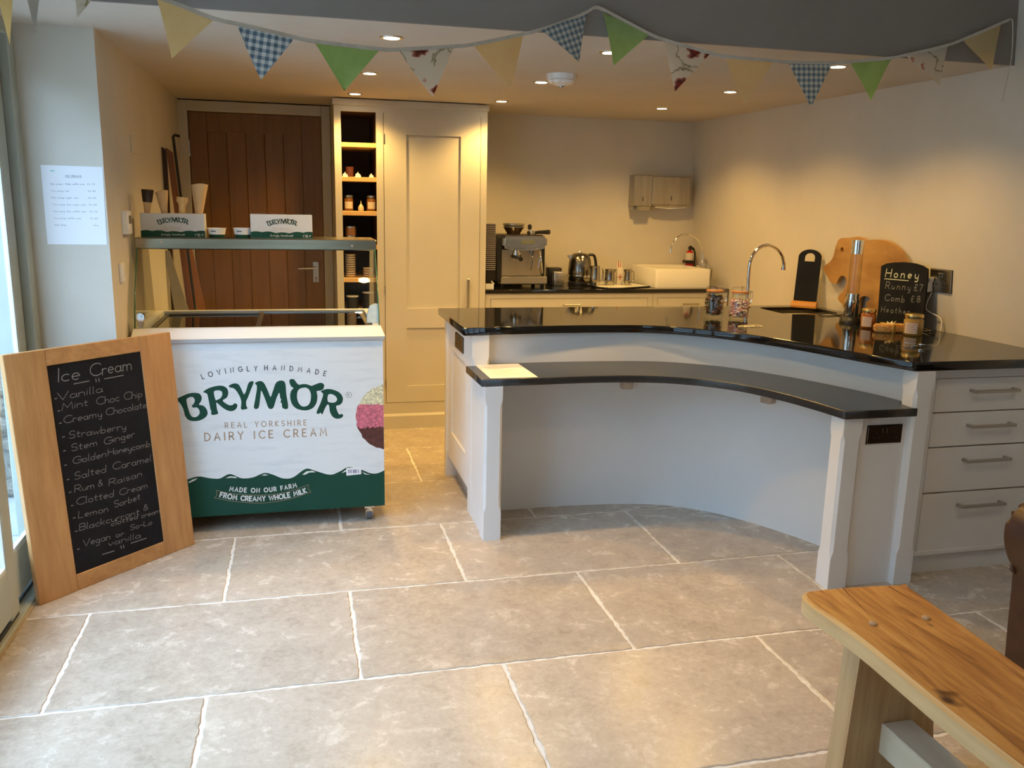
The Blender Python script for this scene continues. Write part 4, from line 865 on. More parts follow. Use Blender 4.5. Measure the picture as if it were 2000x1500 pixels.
def post(x0, x1, y0, y1, z0, z1, feet=(0.13, 0.06), ch=0.011, name='post'):
    mb = MB(); bm = mb.bm; lv = [(z0, .0015), (z0+feet[0], .0015), (z0+feet[0]+.028, ch), (z1-feet[1]-.028, ch), (z1-feet[1], .0015), (z1, .0015)]; rings = []
    for z, c in lv:
        rings.append([bm.verts.new(p) for p in ((x0+c, y0, z), (x1-c, y0, z), (x1, y0+c, z), (x1, y1-c, z), (x1-c, y1, z), (x0+c, y1, z), (x0, y1-c, z), (x0, y0+c, z))])
    for A, B in zip(rings, rings[1:]):
        for k in range(8): bm.faces.new((A[k], A[(k+1) % 8], B[(k+1) % 8], B[k]))
    bm.faces.new(rings[0][::-1]); bm.faces.new(rings[-1]); return mb.build(name, M_isl, ct)
ZL0, ZL1 = 0.692, 0.724; ZM0, ZM1 = 0.864, 0.900
post(.750, .829, 3.462, 3.541, 0, ZL0)                       # front left
post(.755, .835, 3.775, 3.855, 0, ZM0, (0.14, 0.10))         # rear left, full height
post(.742, .806, 4.395, 4.455, 0, ZM0, (0.13, 0.06))         # kitchen side left
post(1.966, 2.048, 2.722, 2.804, 0, ZL0, (0.13, 0.06))       # front right
post(2.254, 2.336, 2.712, 2.792, 0, ZM0, (0.13, 0.065))      # right, full height
mb = MB(); mb.box((.757, 3.535, 0.0), (.779, 3.78, ZL0)); mb.build('side_panel', M_isl, ct)
mb = MB(); x = .757; mb.box((x, 3.93, .71), (x+.02, 4.33, ZM0)); mb.box((x, 3.93, .11), (x+.02, 4.33, .26)); mb.box((x, 3.85, .11), (x+.02, 3.93, ZM0)); mb.box((x, 4.33, .11), (x+.02, 4.40, ZM0)); mb.box((x+.010, 3.92, .2), (x+.018, 4.34, .8))
mb.build('side_panel', M_isl, ct)
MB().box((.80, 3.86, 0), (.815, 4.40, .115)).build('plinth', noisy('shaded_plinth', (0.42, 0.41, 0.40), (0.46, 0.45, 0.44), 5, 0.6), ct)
MB().box((2.04, 2.742, 0.0), (2.26, 2.762, ZL0)).build('front_panel', M_isl, ct)
mb = MB(); mb.box((.80, 4.43, .1), (2.915, 4.45, ZM0-.001)); mb.build('back_panel', M_isl, ct)
# brackets under the low shelf
for px_, py_ in ((1219, 765), (1502, 787)):
    best = min(range(len(CUR)), key=lambda k: abs((CUR[k]-EYE.to_2d().to_3d()).normalized().cross(Vector((ray(px_, py_).x, ray(px_, py_).y, 0)).normalized()).z))
    p = CUR[best]; t = (CUR[min(best+1, n-1)]-CUR[max(best-1, 0)]).normalized(); nn = Vector((t.y, -t.x, 0))
    M = Matrix(((t.x, nn.x, 0, p.x), (t.y, nn.y, 0, p.y), (0, 0, 1, 0), (0, 0, 0, 1)))
    mb = MB().box((-.028, -0.004, .592), (.028, .045, ZL0), 0.006, M, 2); o = mb.build('bracket', noisy('bare_wood_block', (0.50, 0.40, 0.30), (0.60, 0.49, 0.38), 30, 0.7), ct, smooth=30)
    mb = MB(); c_ = M @ Vector((0, .0455, .635)); mb.cyl(M @ Vector((0, .044, .635)), c_, 0.011, seg=14); mb.build('bolt_hole', mat('brown_plug', (0.2, 0.14, 0.10), 0.7), o)
# granite: high worktop with undermounted sink, and low shelf
front = smoothline([Vector(p+(0,)) for p in ((.95, 3.778), (1.2, 3.792), (1.45, 3.785), (1.60, 3.755), (1.72, 3.69), (1.86, 3.555), (1.99, 3.36), (2.09, 3.12), (2.17, 2.885), (2.235, 2.720))], 5)
outer = [(.712, 3.758)]+[(p.x, p.y) for p in front]+[(2.25, 2.712), (wall_x(2.71, .9)-.003, 2.712), (wall_x(4.49, .9)-.003, 4.49), (.714, 4.50)]
sh = [at_z(1482, 600.5, .9), at_z(1596, 598.5, .9), at_z(1618, 611, .9), at_z(1492, 611.5, .9)]
hx0, hx1, hy0, hy1 = 2.53, 2.87, 4.10, 4.40
hole = []
for cx_, cy_, a0 in ((hx1-.05, hy1-.05, 0), (hx0+.05, hy1-.05, 90), (hx0+.05, hy0+.05, 180), (hx1-.05, hy0+.05, 270)): hole += arc(cx_, cy_, .05, .05, a0, a0+90, 6)
wt = tag(slab('worktop', outer, [hole], ZM0, ZM1, M_granite, None, 0.004), 'glossy black granite worktop with a curved front on the servery counter', 'worktop')
lowf = smoothline([Vector(p+(0,)) for p in ((.95, 3.466), (1.15, 3.470), (1.30, 3.468), (1.43, 3.452), (1.58, 3.402), (1.71, 3.312), (1.81, 3.19), (1.885, 3.01), (1.925, 2.85), (1.948, 2.712))], 5)
lo = [(.734, 3.462)]+[(p.x, p.y) for p in lowf]+[(1.953, 2.700), (2.262, 2.700), (2.268, 2.7105), (2.2525, 2.7105), (2.2525, 2.795), (2.288, 2.797)]
bkl = [(p.x-.001, p.y-.001) for p in offset(CUR, -0.002)][::-1]
lo += [q for q in bkl if q[1] > 2.81 and q[0] > .86]+[(.838, 3.815), (.838, 3.773), (.727, 3.773)]
ls = tag(slab('counter_shelf', lo, [], ZL0, ZL1, M_granite2, None, 0.004), 'lower black granite shelf curving under the glossy worktop', 'shelf')
sk = thing('undermount_sink', 'small sink bowl let into the glossy granite worktop behind the clip-top jars', 'sink', (2.7, 4.25, .7))
mb = MB(); mb.box((hx0-.012, hy0-.012, .70), (hx1+.012, hy1+.012, .712)); mb.box((hx0-.012, hy0-.012, .712), (hx0, hy1+.012, .863)); mb.box((hx1, hy0-.012, .712), (hx1+.012, hy1+.012, .863)); mb.box((hx0, hy0-.012, .712), (hx1, hy0, .863)); mb.box((hx0, hy1, .712), (hx1, hy1+.012, .863)); mb.build('bowl', M_ceram, sk)
MB().lathe([(0.03, 0), (0.034, 0.003), (0.01, 0.004), (0, 0.002)], ((hx0+hx1)/2, (hy0+hy1)/2, .712), 20).build('waste', M_chrome, sk)
# drawer unit right of the posts
du = thing('drawer_unit', 'pale painted unit of four drawers with bar handles at the right end of the counter', 'drawer unit', (2.65, 2.76, 0))
DY = 2.775; dxa, dxb = 2.338, wall_x(2.8, .5)-.002
mb = MB(); fx = 2.395; tops = []
def dz(py): return at_y(1900, py, DY).z
ys = [(738, 802.5), (805, 869), (872, 956.5), (959.5, 1076)]
mb.box((dxa, DY, .09), (fx, DY+.02, ZM0)); mb.box((fx, DY, dz(737)), (dxb, DY+.02, ZM0)); mb.box((fx, DY, .128-.03), (dxb, DY+.02, dz(1077)))
mb.box((dxb-.03, DY, dz(1077)), (dxb, DY+.02, dz(737))); mb.box((dxa, DY+.02, .0), (dxa+.018, 4.42, ZM0-.001)); mb.build('face_frame', M_isl, du)
mb = MB(); mb.box((dxa, DY-.004, .085), (dxb, DY+.004, .104), 0.002); mb.build('base_moulding', M_isl, du); MB().box((dxa, DY+.02, 0), (dxb, DY+.04, .088)).build('plinth', M_isl, du)
for (a_, b_), (hxl, hxr, hyl) in zip(ys, ((1904, 1992, 765), (1897, 1984, 833), (1888, 1975, 900), (1877, 1964, 988))):
    d = MB().box((fx+.002, DY-.001, dz(b_)), (dxb-.032, DY+.018, dz(a_)), 0.0015).build('drawer', M_isl, du)
    l, r_ = at_y(hxl, hyl, DY-.03), at_y(hxr, hyl-2.5, DY-.03); zc_ = (l.z+r_.z)/2; mb = MB(); mb.box((l.x, DY-.038, zc_-.0065), (r_.x, DY-.027, zc_+.0065), 0.002)
    for x in (l.x+.008, r_.x-.008): mb.box((x-.007, DY-.03, zc_-.006), (x+.007, DY-.001, zc_+.006), 0.001)
    mb.build('handle', M_nickel, d)

# sockets
def socket(name, label, P, u0, v0, w, h, double=True, m=M_nickel, group=None):
    t = thing(name, label, 'socket', P.at(u0+w/2, v0+h/2), group=group); 
    M = Matrix(((P.u.x, P.v.x, P.n.x, P.o.x), (P.u.y, P.v.y, P.n.y, P.o.y), (P.u.z, P.v.z, P.n.z, P.o.z), (0, 0, 0, 1)))
    MB().box((u0-.002, v0-.002, -.001), (u0+w+.002, v0+h+.002, .002), 0, M).build('backplate', M_black, t); MB().box((u0, v0, .002), (u0+w, v0+h, .007), .0015, M).build('faceplate', m, t)
    b = MB(); r = MB(); n_ = 2 if double else 1
    for k in range(n_):
        cx = u0+w*((.25, .76)[k] if double else .5); cy = v0+h*.36
        for dx, dy, a, c in ((0, .018, .0028, .0055), (-.011, -.002, .0045, .0032), (.011, -.002, .0045, .0032)): b.box((cx+dx-a, cy+dy-c, .0072), (cx+dx+a, cy+dy+c, .0078), 0, M)
        rx = u0+w*((.44, .56)[k] if double else .5); ry = v0+h*.75; r.box((rx-.0055, ry-.010, .007), (rx+.0055, ry+.010, .0105), .001, M)
        b.box((rx-.0065, ry-.011, .0071), (rx-.0055, ry+.011, .0078), 0, M)
    b.build('pin_slot', M_black, t); r.build('rocker', m, t); return t, M
PB = Plane((2.04, 2.742, 0), (1, 0, 0), (0, 0, 1)); a_, b_ = PB.uv(1691, 866), PB.uv(1762, 824)
socket('double_socket', 'dark nickel double socket under the right end of the low shelf', PB, a_.x, a_.y-.001, b_.x-a_.x, .070, True, mat('dark_nickel', (0.16, 0.15, 0.145), 0.25, 1.0))
PA = Plane((.757, 4.40, 0), (0, -1, 0), (0, 0, 1)); a_, b_ = PA.uv(891, 683), PA.uv(905, 663)
socket('double_socket', 'dark double socket on the left end panel of the counter', PA, PA.uv(891, 670).x, PA.uv(897, 685).y+.006, abs(PA.uv(906, 670).x-PA.uv(891, 670).x)*0.98, .074, True, mat('antique_brass', (0.22, 0.18, 0.12), 0.4, 1.0))
WP = Plane(WALL_O - Vector((0.001, 0, 0)), (0.0262, -1, 0), (0, 0, 1))
WP = Plane(WALL_O - Vector((0.0015, 0, 0)), Vector((0.0262, -1, 0)), WALL_N.cross(Vector((0.0262, -1, 0)))); 
if WP.v.z < 0: WP = Plane(WP.o, WP.u, -WP.v)
if WP.n.x > 0: WP = Plane(WP.o, -WP.u, WP.v)
a_, b_ = WP.uv(1817, 569), WP.uv(1861, 528)
SK = (min(a_.x, b_.x), a_.y, abs(b_.x-a_.x), b_.y-a_.y)
st_, SM = socket('double_socket', 'satin nickel double socket on the right wall with a white plug in it', WP, SK[0], SK[1]+.004, SK[2], max(SK[3]-.006, .07), True, M_nickel)

# ================================================================== BACK COUNTER
BY = 5.435; BZ = 0.900
bxa, bxb = 1.172, wall_x(5.6, .9)-.003
tag(slab('back_worktop', [(bxa, BY), (bxb, BY), (wall_x(5.96, .9)-.003, YB-.002), (bxa, YB-.002)], [], BZ-.026, BZ, M_granite, None, 0.003), 'black granite worktop along the back wall under the coffee machine and white sink', 'worktop')
def base_unit(x0, x1, name, label, split=None):
    t = thing(name, label, 'cabinet', ((x0+x1)/2, BY+.02, 0)); y = BY+.012; mb = MB()
    mb.box((x0, y, .1), (x0+.035, y+.02, BZ-.026)); mb.box((x1-.035, y, .1), (x1, y+.02, BZ-.026)); mb.box((x0+.035, y, BZ-.06), (x1-.035, y+.02, BZ-.026)); mb.box((x0+.035, y, .1), (x1-.035, y+.02, .13)); mb.box((x0, y+.02, .1), (x0+.018, YB-.005, BZ-.027)); mb.box((x1-.018, y+.02, .1), (x1, YB-.005, BZ-.027)); mb.build('carcass', M_cab, t)
    MB().box((x0, y+.05, 0), (x1, y+.065, .1)).build('plinth', M_cab, t)
    mb = MB(); a, b, c, d = x0+.037, x1-.037, .132, BZ-.062; w = .07; mb.box((a, y-.002, c), (a+w, y+.016, d)); mb.box((b-w, y-.002, c), (b, y+.016, d)); mb.box((a+w, y-.002, d-w), (b-w, y+.016, d)); mb.box((a+w, y-.002, c), (b-w, y+.016, c+w)); dd = mb.build('door', M_cab, t)
    MB().box((a+w, y+.006, c+w), (b-w, y+.012, d-w)).build('panel', M_cab, dd)
    mb = MB(); mb.box(((a+b)/2-.06, y-.03, d-.045), ((a+b)/2+.06, y-.021, d-.036), .001); mb.box(((a+b)/2-.055, y-.024, d-.044), ((a+b)/2-.047, y-.002, d-.037)); mb.box(((a+b)/2+.047, y-.024, d-.044), ((a+b)/2+.055, y-.002, d-.037)); mb.build('handle', M_nickel, dd)
xs_ = at_y(1275, 580, BY+.012).x
base_unit(bxa+.002, xs_-.001, 'base_cabinet', 'cream base cabinet under the coffee machine end of the back worktop'); base_unit(xs_+.001, bxb-.002, 'base_cabinet', 'cream base cabinet under the white sink')

# Belfast sink standing on the worktop
sk = thing('ceramic_sink', 'cream white ceramic butler sink standing on the back worktop in the corner', 'sink', (2.57, 5.7, BZ))
sx0, sx1, sy0, sy1, sz = 2.378, 2.790, 5.50, YB-.01, 1.030
mb = MB(); mb.bm; t_ = .028
def rr(x0, y0, x1, y1, r, z, n=5):
    o = []
    for cx, cy, a0 in ((x1-r, y1-r, 0), (x0+r, y1-r, 90), (x0+r, y0+r, 180), (x1-r, y0+r, 270)):
        for p in arc(cx, cy, r, r, a0, a0+90, n): o.append(mb.bm.verts.new((p[0], p[1], z)))
    return o
R_ = [rr(sx0, sy0, sx1, sy1, .018, BZ+.001), rr(sx0, sy0, sx1, sy1, .018, sz-.008), rr(sx0+.003, sy0+.003, sx1-.003, sy1-.003, .016, sz-.002), rr(sx0+.008, sy0+.008, sx1-.008, sy1-.008, .014, sz), rr(sx0+t_-.006, sy0+t_-.006, sx1-t_+.006, sy1-t_+.006, .02, sz), rr(sx0+t_, sy0+t_, sx1-t_, sy1-t_, .02, sz-.006), rr(sx0+t_, sy0+t_, sx1-t_, sy1-t_, .02, BZ+.03)]
for A, B in zip(R_, R_[1:]):
    for k in range(len(A)): mb.bm.faces.new((A[k], A[(k+1) % len(A)], B[(k+1) % len(A)], B[k]))
mb.bm.faces.new(R_[0][::-1]); mb.bm.faces.new(R_[-1]); mb.build('basin', M_ceram, sk, smooth=35)
MB().lathe([(0.03, 0), (0.034, .003), (0.01, .004), (0, .002)], (2.57, 5.72, BZ+.031), 20).build('waste', M_chrome, sk, smooth=40)
def swan(name, label, pxs, y, zb, r, plane=None):
    """arched tap traced along its centre line"""
    pts = [at_y(px_, py_, y) for px_, py_ in pxs]; b0 = Vector((pts[0].x, y, zb)); t = thing(name, label, 'tap', b0)
    L = smoothline([b0+Vector((0, 0, .01))]+pts, 6); MB().tube(L, r, 12).build('spout', M_chrome, t, smooth=50)
    MB().lathe([(r*2.6, 0), (r*2.6, .006), (r*1.7, .012), (r*1.5, .045), (r*1.05, .05)], b0, 20).build('base', M_chrome, t, smooth=40)
    e = pts[-1]; d = (pts[-1]-pts[-2]).normalized(); MB().tube([e-d*.012, e+d*.004], r*1.35, 12).build('nozzle', M_chrome, t, smooth=40); return t, b0
ty = 5.70; t, b0 = swan('arched_tap', 'slim chrome swan-neck tap behind the butler sink', [(1372.5, 500), (1372, 487), (1365, 470), (1352, 460), (1341, 457.5), (1328, 461), (1317, 471), (1311, 484), (1309.5, 492)], ty, sz+.0005, .0072)
for dx in (-.034, .036): MB().lathe([(0.018, 0), (.018, .014), (.010, .018), (0, .019)], (b0.x+dx, ty-.02, sz+.0005), 14).build('valve', M_chrome, t, smooth=40)
swan('arched_tap', 'thicker chrome swan-neck tap behind the pink sweet jar on the servery counter', [(1461, 560), (1462, 538), (1465, 512), (1474, 493), (1487, 482), (1501, 479), (1516, 485), (1526, 497), (1530.5, 514), (1530, 526)], 4.43, .9, .0095)
# fire extinguisher
ey = 5.88; e0 = at_y(1346, 516, ey); x = e0.x; ex = thing('fire_extinguisher', 'small red fire extinguisher with black bracket in the corner behind the sink', 'extinguisher', (x, ey, BZ))
r = .030; ztop = at_y(1346, 489, ey).z
MB().lathe([(r*.9, 0), (r, .006), (r, ztop-BZ-.03), (r*.85, ztop-BZ-.012), (r*.4, ztop-BZ)], (x, ey, BZ), 20).build('cylinder', mat('red_paint', (0.50, 0.01, 0.012), 0.25), ex, smooth=45)
MB().lathe([(r+.0006, at_y(1346, 512, ey).z-BZ), (r+.0006, at_y(1346, 492, ey).z-BZ-.006)], (x, ey, BZ), 20, cap=False).build('instruction_label', mat('cream_label2', (0.62, 0.55, 0.48), 0.5), ex, smooth=40)
z5_, z6_ = at_y(1346, 514, ey).z, at_y(1346, 508, ey).z
MB().box((x-r-.012, ey-r-.004, z5_), (x+r*.6, ey+r, z6_), .003).build('strap', M_black, ex)
mb = MB(); zt = ztop; mb.cyl((x, ey, zt-.006), (x, ey, zt+.02), .009); mb.box((x-.012, ey-.012, zt+.008), (x+.016, ey+.012, zt+.026), .003); mb.prism([(x-.008, ey-.006, zt+.026), (x+.034, ey-.006, zt+.006), (x+.034, ey-.006, zt+.014), (x, ey-.006, zt+.036)], (0, .012, 0)); mb.build('valve_head', M_black, ex)
mb = MB(); mb.tube(smoothline([(x+.012, ey-.01, zt+.012), (x+.034, ey-.012, zt-.012), (x+.036, ey-.012, zt-.09), (x+.034, ey-.01, BZ+.02)], 5), .006, 8); mb.build('hose', M_black, ex, smooth=50)
# dispensers on the back wall
def qz(px_, py_, y): return at_y(px_, py_, y)
dy = YB-.11; a_, b_ = qz(1276, 344, dy), qz(1347, 410, dy)
t = thing('paper_towel_dispenser', 'wide steel paper towel dispenser on the back wall', 'dispenser', ((a_.x+b_.x)/2, YB, b_.z)); M_dsp = noisy('aged_steel', (0.40, 0.38, 0.34), (0.50, 0.48, 0.44), 25, 0.35, 0.9, sc3=(1, 1, .1))
cxm = (a_.x+b_.x)/2; mb = MB(); mb.box((a_.x, dy, b_.z+.03), (b_.x, YB, a_.z), .004); mb.prism([(a_.x, dy+.0, b_.z+.0301), (a_.x+.03, dy+.004, b_.z+.018), (cxm-.05, dy+.004, b_.z+.012), (cxm+.05, dy+.004, b_.z+.012), (b_.x-.03, dy+.004, b_.z+.018), (b_.x, dy+.0, b_.z+.0301)], (0, .1, 0)); mb.build('housing', M_dsp, t)
mb = MB(); mb.prism([(a_.x+.02, dy+.006, b_.z+.014), (cxm, dy+.006, b_.z+.004), (b_.x-.02, dy+.006, b_.z+.014), (b_.x-.05, dy+.006, b_.z+.017), (a_.x+.05, dy+.006, b_.z+.017)], (0, .05, 0)); mb.build('paper_towel', M_paper, t)
MB().box((cxm-.003, dy-.0008, b_.z+.062), (cxm+.003, dy+.001, b_.z+.094)).build('level_slot', M_black, t)
a_, b_ = qz(1240, 341, dy+.01), qz(1272, 413, dy+.01)
t = thing('soap_dispenser', 'narrow steel soap dispenser left of the paper towel dispenser', 'dispenser', ((a_.x+b_.x)/2, YB, b_.z)); mb = MB(); mb.box((a_.x, dy+.01, b_.z+.035), (b_.x, YB, a_.z), .004); mb.box((a_.x+.004, dy+.03, b_.z+.005), (b_.x-.004, YB, b_.z+.036), .003); mb.build('housing', M_dsp, t)
mb = MB(); mb.box((a_.x+.022, dy-.012, b_.z+.010), (b_.x-.022, dy+.03, b_.z+.036), .003); mb.build('push_button', M_dsp, t); cxs = (a_.x+b_.x)/2; MB().box((cxs-.003, dy+.0092, b_.z+.07), (cxs+.003, dy+.011, b_.z+.10)).build('level_slot', M_black, t)

# coffee machine
KY = 5.60; cmz = BZ
def kq(px_, py_, y=KY): return at_y(px_, py_, y)
cm = thing('coffee_machine', 'steel espresso machine with bean hopper on the back worktop', 'coffee machine', (kq(1022, 555).x, KY+.12, BZ))
xl, xr = kq(981, 500).x, kq(1068, 500).x; zt1, zt0 = kq(1020, 461).z, kq(1020, 489).z; zh = kq(1020, 463).z
mb = MB()
M_head = noisy('bright_brushed_steel', (0.80, 0.74, 0.62), (0.90, 0.84, 0.72), 40, 0.20, 1.0, sc3=(0.05, 1, 1))
fl_ = [(xl, kq(0+985, 484).z), (kq(999, 489).x, zt0), (kq(1050, 491).x, zt0), (xr-.0, kq(1068, 484).z), (xr, zt1), (xl+.004, zt1)]
mb.prism([(x, KY-.012, z) for x, z in fl_], (0, .112, 0)); bmesh.ops.bevel(mb.bm, geom=mb.bm.edges[:], offset=.016, segments=4, affect='EDGES'); mb.build('control_head', M_head, cm, smooth=50)
mb = MB(); mb.box((xl-.035, KY+.06, BZ+.03), (xr-.005, KY+.30, zt1+.006), .008); mb.build('housing', noisy('dark_steel', (0.05, 0.045, 0.04), (0.07, 0.065, 0.06), 20, 0.35, 0.8), cm, smooth=35)
mb = MB(); mb.box((xl+.006, KY+.052, BZ+.055), (xr-.022, KY+.062, zt0)); mb.build('splash_plate', mat('satin_splash', (0.62, 0.54, 0.40), 0.32, 1.0), cm)
for sx0_, sx1_ in ((xl-.034, xl+.006), (xr-.022, xr-.004)): MB().box((sx0_, KY+.03, BZ+.03), (sx1_, KY+.10, zt1-.004), .006).build('side_pillar', M_black, cm, smooth=40)
zd1, zd0 = kq(1020, 540).z, kq(1020, 552).z
mb = MB(); mb.box((xl-.008, KY-.015, max(zd0-.012, BZ+.012)), (xr+.004, KY+.16, zd1), .006); mb.build('drip_tray', M_steel, cm, smooth=35)
mb = MB()
for k in range(9): x = xl+.015+k*(xr-xl-.05)/8; mb.box((x-.003, KY-.004, zd1), (x+.003, KY+.05, zd1+.003))
mb.box((xl, KY-.006, zd1+.0005), (xr-.03, KY-.002, zd1+.006)); mb.build('drip_grid', M_chrome, cm)
mb = MB()
for x in (xl+.01, xr-.02):
    for y in (KY+.03, KY+.26): mb.cyl((x, y, BZ), (x, y, BZ+.032), .014)
mb.build('foot', M_black, cm)
cxp = kq(1010, 500).x; mb = MB(); mb.lathe([(.034, 0), (.034, .02), (.026, .022), (.026, .035)], (cxp, KY+.025, zt0-.034), 24); mb.build('group_head', M_chrome, cm, smooth=40)
mb = MB(); mb.cyl((cxp, KY+.02, zt0-.042), (cxp, KY-.10, zt0-.052), .012, .015, 14); mb.lathe([(.012, 0), (.034, .012), (.036, .026)], (cxp, KY+.025, zt0-.058), 24); mb.build('portafilter', M_black, cm, smooth=40)
mb = MB(); mb.tube([(cxp-.012, KY+.02, zt0-.058), (cxp-.018, KY+.02, zt0-.07)], .005, 8); mb.tube([(cxp+.012, KY+.02, zt0-.058), (cxp+.018, KY+.02, zt0-.07)], .005, 8); mb.build('coffee_spout', M_chrome, cm, smooth=40)
wx = kq(1041, 500).x; mb = MB(); mb.cyl((wx, KY+.03, zt0-.022), (wx, KY+.03, zt0), .016, seg=16); mb.tube(smoothline([(wx, KY+.03, zt0-.02), (wx-.002, KY+.0, zt0-.06), (wx-.014, KY+.005, zt0-.13)], 4), .005, 8); mb.build('steam_wand', mat('dark_chrome', (0.25, 0.24, 0.22), 0.15, 1.0), cm, smooth=50)
wx2 = kq(1054, 500).x; mb = MB(); mb.tube(smoothline([(wx2, KY+.02, zt0+.01), (wx2+.004, KY-.02, zt0-.05), (wx2+.018, KY-.01, zt0-.15)], 4), .006, 8); mb.tube(smoothline([(wx2+.012, KY+.02, zt0), (wx2+.002, KY-.01, zt0-.04), (wx2-.012, KY-.012, zt0-.12)], 4), .0045, 8); mb.build('hot_water_pipe', M_chrome, cm, smooth=50)
xd0, xd1 = kq(1017, 470).x, kq(1043.5, 470).x; mb = MB(); mb.box((xd0, KY-.0145, kq(1030, 477).z), (xd1, KY-.010, kq(1030, 468).z), .001); mb.build('display', mat('lcd_grey', (0.16, 0.17, 0.13), 0.25), cm)
mb = MB()
for k in range(4): x = kq(1020+k*7, 481).x; mb.cyl((x, KY-.010, kq(1020, 482).z), (x, KY-.018, kq(1020, 482).z), .006, seg=12)
mb.cyl((kq(1005.5, 473).x, KY-.010, kq(1005, 473).z), (kq(1005.5, 473).x, KY-.018, kq(1005, 473).z), .010, seg=16); mb.cyl((kq(1054, 474).x, KY-.010, kq(1054, 474).z), (kq(1054, 474).x, KY-.016, kq(1054, 474).z), .005, seg=12); mb.build('button', M_chrome, cm, smooth=40)
hxc = kq(1003, 450, KY+.14).x; hz0 = zt1+.006; mb = MB(); mb.lathe([(.045, 0), (.048, .012), (.070, .045), (.072, .048)], (hxc, KY+.14, hz0), 28); mb.build('bean_hopper', mat('smoky_hopper', (0.04, 0.022, 0.014), 0.2), cm, smooth=40)
MB().lathe([(.0725, .048), (.072, .052), (.060, .056), (.072, .060), (.074, .066), (.074, .072), (.05, .074), (0, .074)], (hxc, KY+.14, hz0), 28).build('hopper_lid', M_nickel, cm, smooth=40)
# tamper, milk frother head and jug lid lying on top
px0 = kq(1050, 455, KY+.10); tt = thing('portafilter_handle', 'spare steel portafilter with black handle lying on top of the coffee machine', 'portafilter', (px0.x, KY+.1, zh+.006))
mb = MB(); mb.cyl((px0.x-.005, KY+.1, zt1+.022), (px0.x+.062, KY+.03, zt1+.027), .011, .016, 14); mb.build('grip', M_black, tt, smooth=40); MB().lathe([(.030, 0), (.034, .008), (.034, .022), (.030, .024)], (px0.x-.035, KY+.12, zt1+.007), 24).build('basket', M_chrome, tt, smooth=40)
q_ = kq(1036, 450, KY+.16); tt = thing('tamper', 'steel coffee tamper with a dark knob standing on the coffee machine', 'tamper', (q_.x, KY+.16, zh)); MB().lathe([(.020, 0), (.020, .01), (.007, .014), (.007, .03)], (q_.x, KY+.18, zt1+.007), 20).build('base', M_chrome, tt, smooth=40); MB().lathe([(.007, .03), (.014, .036), (.014, .058), (.006, .066), (0, .067)], (q_.x, KY+.18, zt1+.007), 16).build('knob', M_black, tt, smooth=40)
# stack of ripple cups in a box
cx_ = at_y(954.8, 500, 5.62).x; zb_ = kq(955, 545, 5.62).z
M_cup = mat('black_ripple_card', (0.014, 0.009, 0.013), 0.6); M_rim = mat('pale_cup_rim', (0.42, 0.38, 0.46), 0.5)
topz = at_y(956, 437, 5.62).z; zc_b = BZ+.030; NC = 24; stp = (topz-zc_b-.09)/(NC-1); cup = None
for k in range(NC):
    z = zc_b+k*stp
    if cup is None:
        cup = thing('paper_cup', 'black ripple paper cup in the tall stack beside the coffee machine', 'cup', (cx_, 5.62, z), group='stack of black ripple cups')
        MB().lathe([(0, .002), (.029, 0), (.043, .090)], (0, 0, 0), 24, cap=False).build('cup_wall', M_cup, cup, world=False, smooth=40)
        MB().lathe([(.0425, .0865), (.0450, .0875), (.0450, .0895), (.0425, .0905)], (0, 0, 0), 24, cap=False).build('rim', M_rim, cup, world=False, smooth=40)
    else: dup(cup, (cx_, 5.62, z), label='black ripple paper cup, %s in the tall stack' % ORD(NC-k))
cup['label'] = 'black ripple paper cup at the bottom of the tall stack'
bx = thing('cup_box', 'open white box with dark inside under the stack of cups', 'box', (cx_, 5.58, BZ)); x0, x1 = cx_-.048, at_y(965.5, 550, 5.52).x
mb = MB(); mb.box((x0, 5.51, BZ), (x1, 5.518, BZ+.032)); mb.box((x0, 5.67, BZ), (x1, 5.678, BZ+.054)); mb.prism([(x1-.006, 5.51, BZ), (x1-.006, 5.678, BZ), (x1-.006, 5.678, BZ+.054), (x1-.006, 5.51, BZ+.032)], (.006, 0, 0)); mb.prism([(x0, 5.51, BZ), (x0, 5.678, BZ), (x0, 5.678, BZ+.054), (x0, 5.51, BZ+.032)], (.006, 0, 0)); mb.build('carton', M_white, bx); mb = MB().box((x0+.006, 5.518, BZ+.001), (x1-.006, 5.67, BZ+.012)); mb.build('liner', M_dark, bx)
# square canister, kettle
q_ = at_y(1090.5, 540, 5.70); t = thing('square_canister', 'small square steel container with a black cover behind it, right of the coffee machine', 'container', (q_.x, 5.72, BZ))
r = .037; mb = MB(); mb.box((q_.x-r, 5.68, BZ), (q_.x+r, 5.754, at_y(1090, 531, 5.68).z), .006, seg=2); mb.build('canister', M_steel, t, smooth=35); MB().box((q_.x-r-.016, 5.756, BZ), (q_.x+r+.006, 5.84, at_y(1090, 523, 5.76).z), .008, seg=2).build('cover', M_black, t, smooth=35)
q_ = at_y(1131.5, 545, 5.80); kx, ky = q_.x, 5.80; kt = thing('kettle', 'round-bellied dark steel kettle between the square container and the tray', 'kettle', (kx, ky, BZ)); kh = at_y(1131, 493, ky).z-BZ
mb = MB(); mb.lathe([(.072, .022), (.078, .03), (.080, .05), (.084, .075), (.083, .105), (.076, kh*.76), (.064, kh*.90), (.048, kh*.965), (.02, kh*.985), (0, kh*.985)], (kx, ky, BZ), 36)
mb.build('body', noisy('hammered_steel', (0.20, 0.19, 0.17), (0.32, 0.30, 0.27), 30, 0.2, 1.0, bs=0.25, bd=.002), kt, smooth=50); MB().lathe([(.080, 0), (.082, .006), (.080, .018), (.074, .023)], (kx, ky, BZ), 32).build('power_base', M_black, kt, smooth=40)
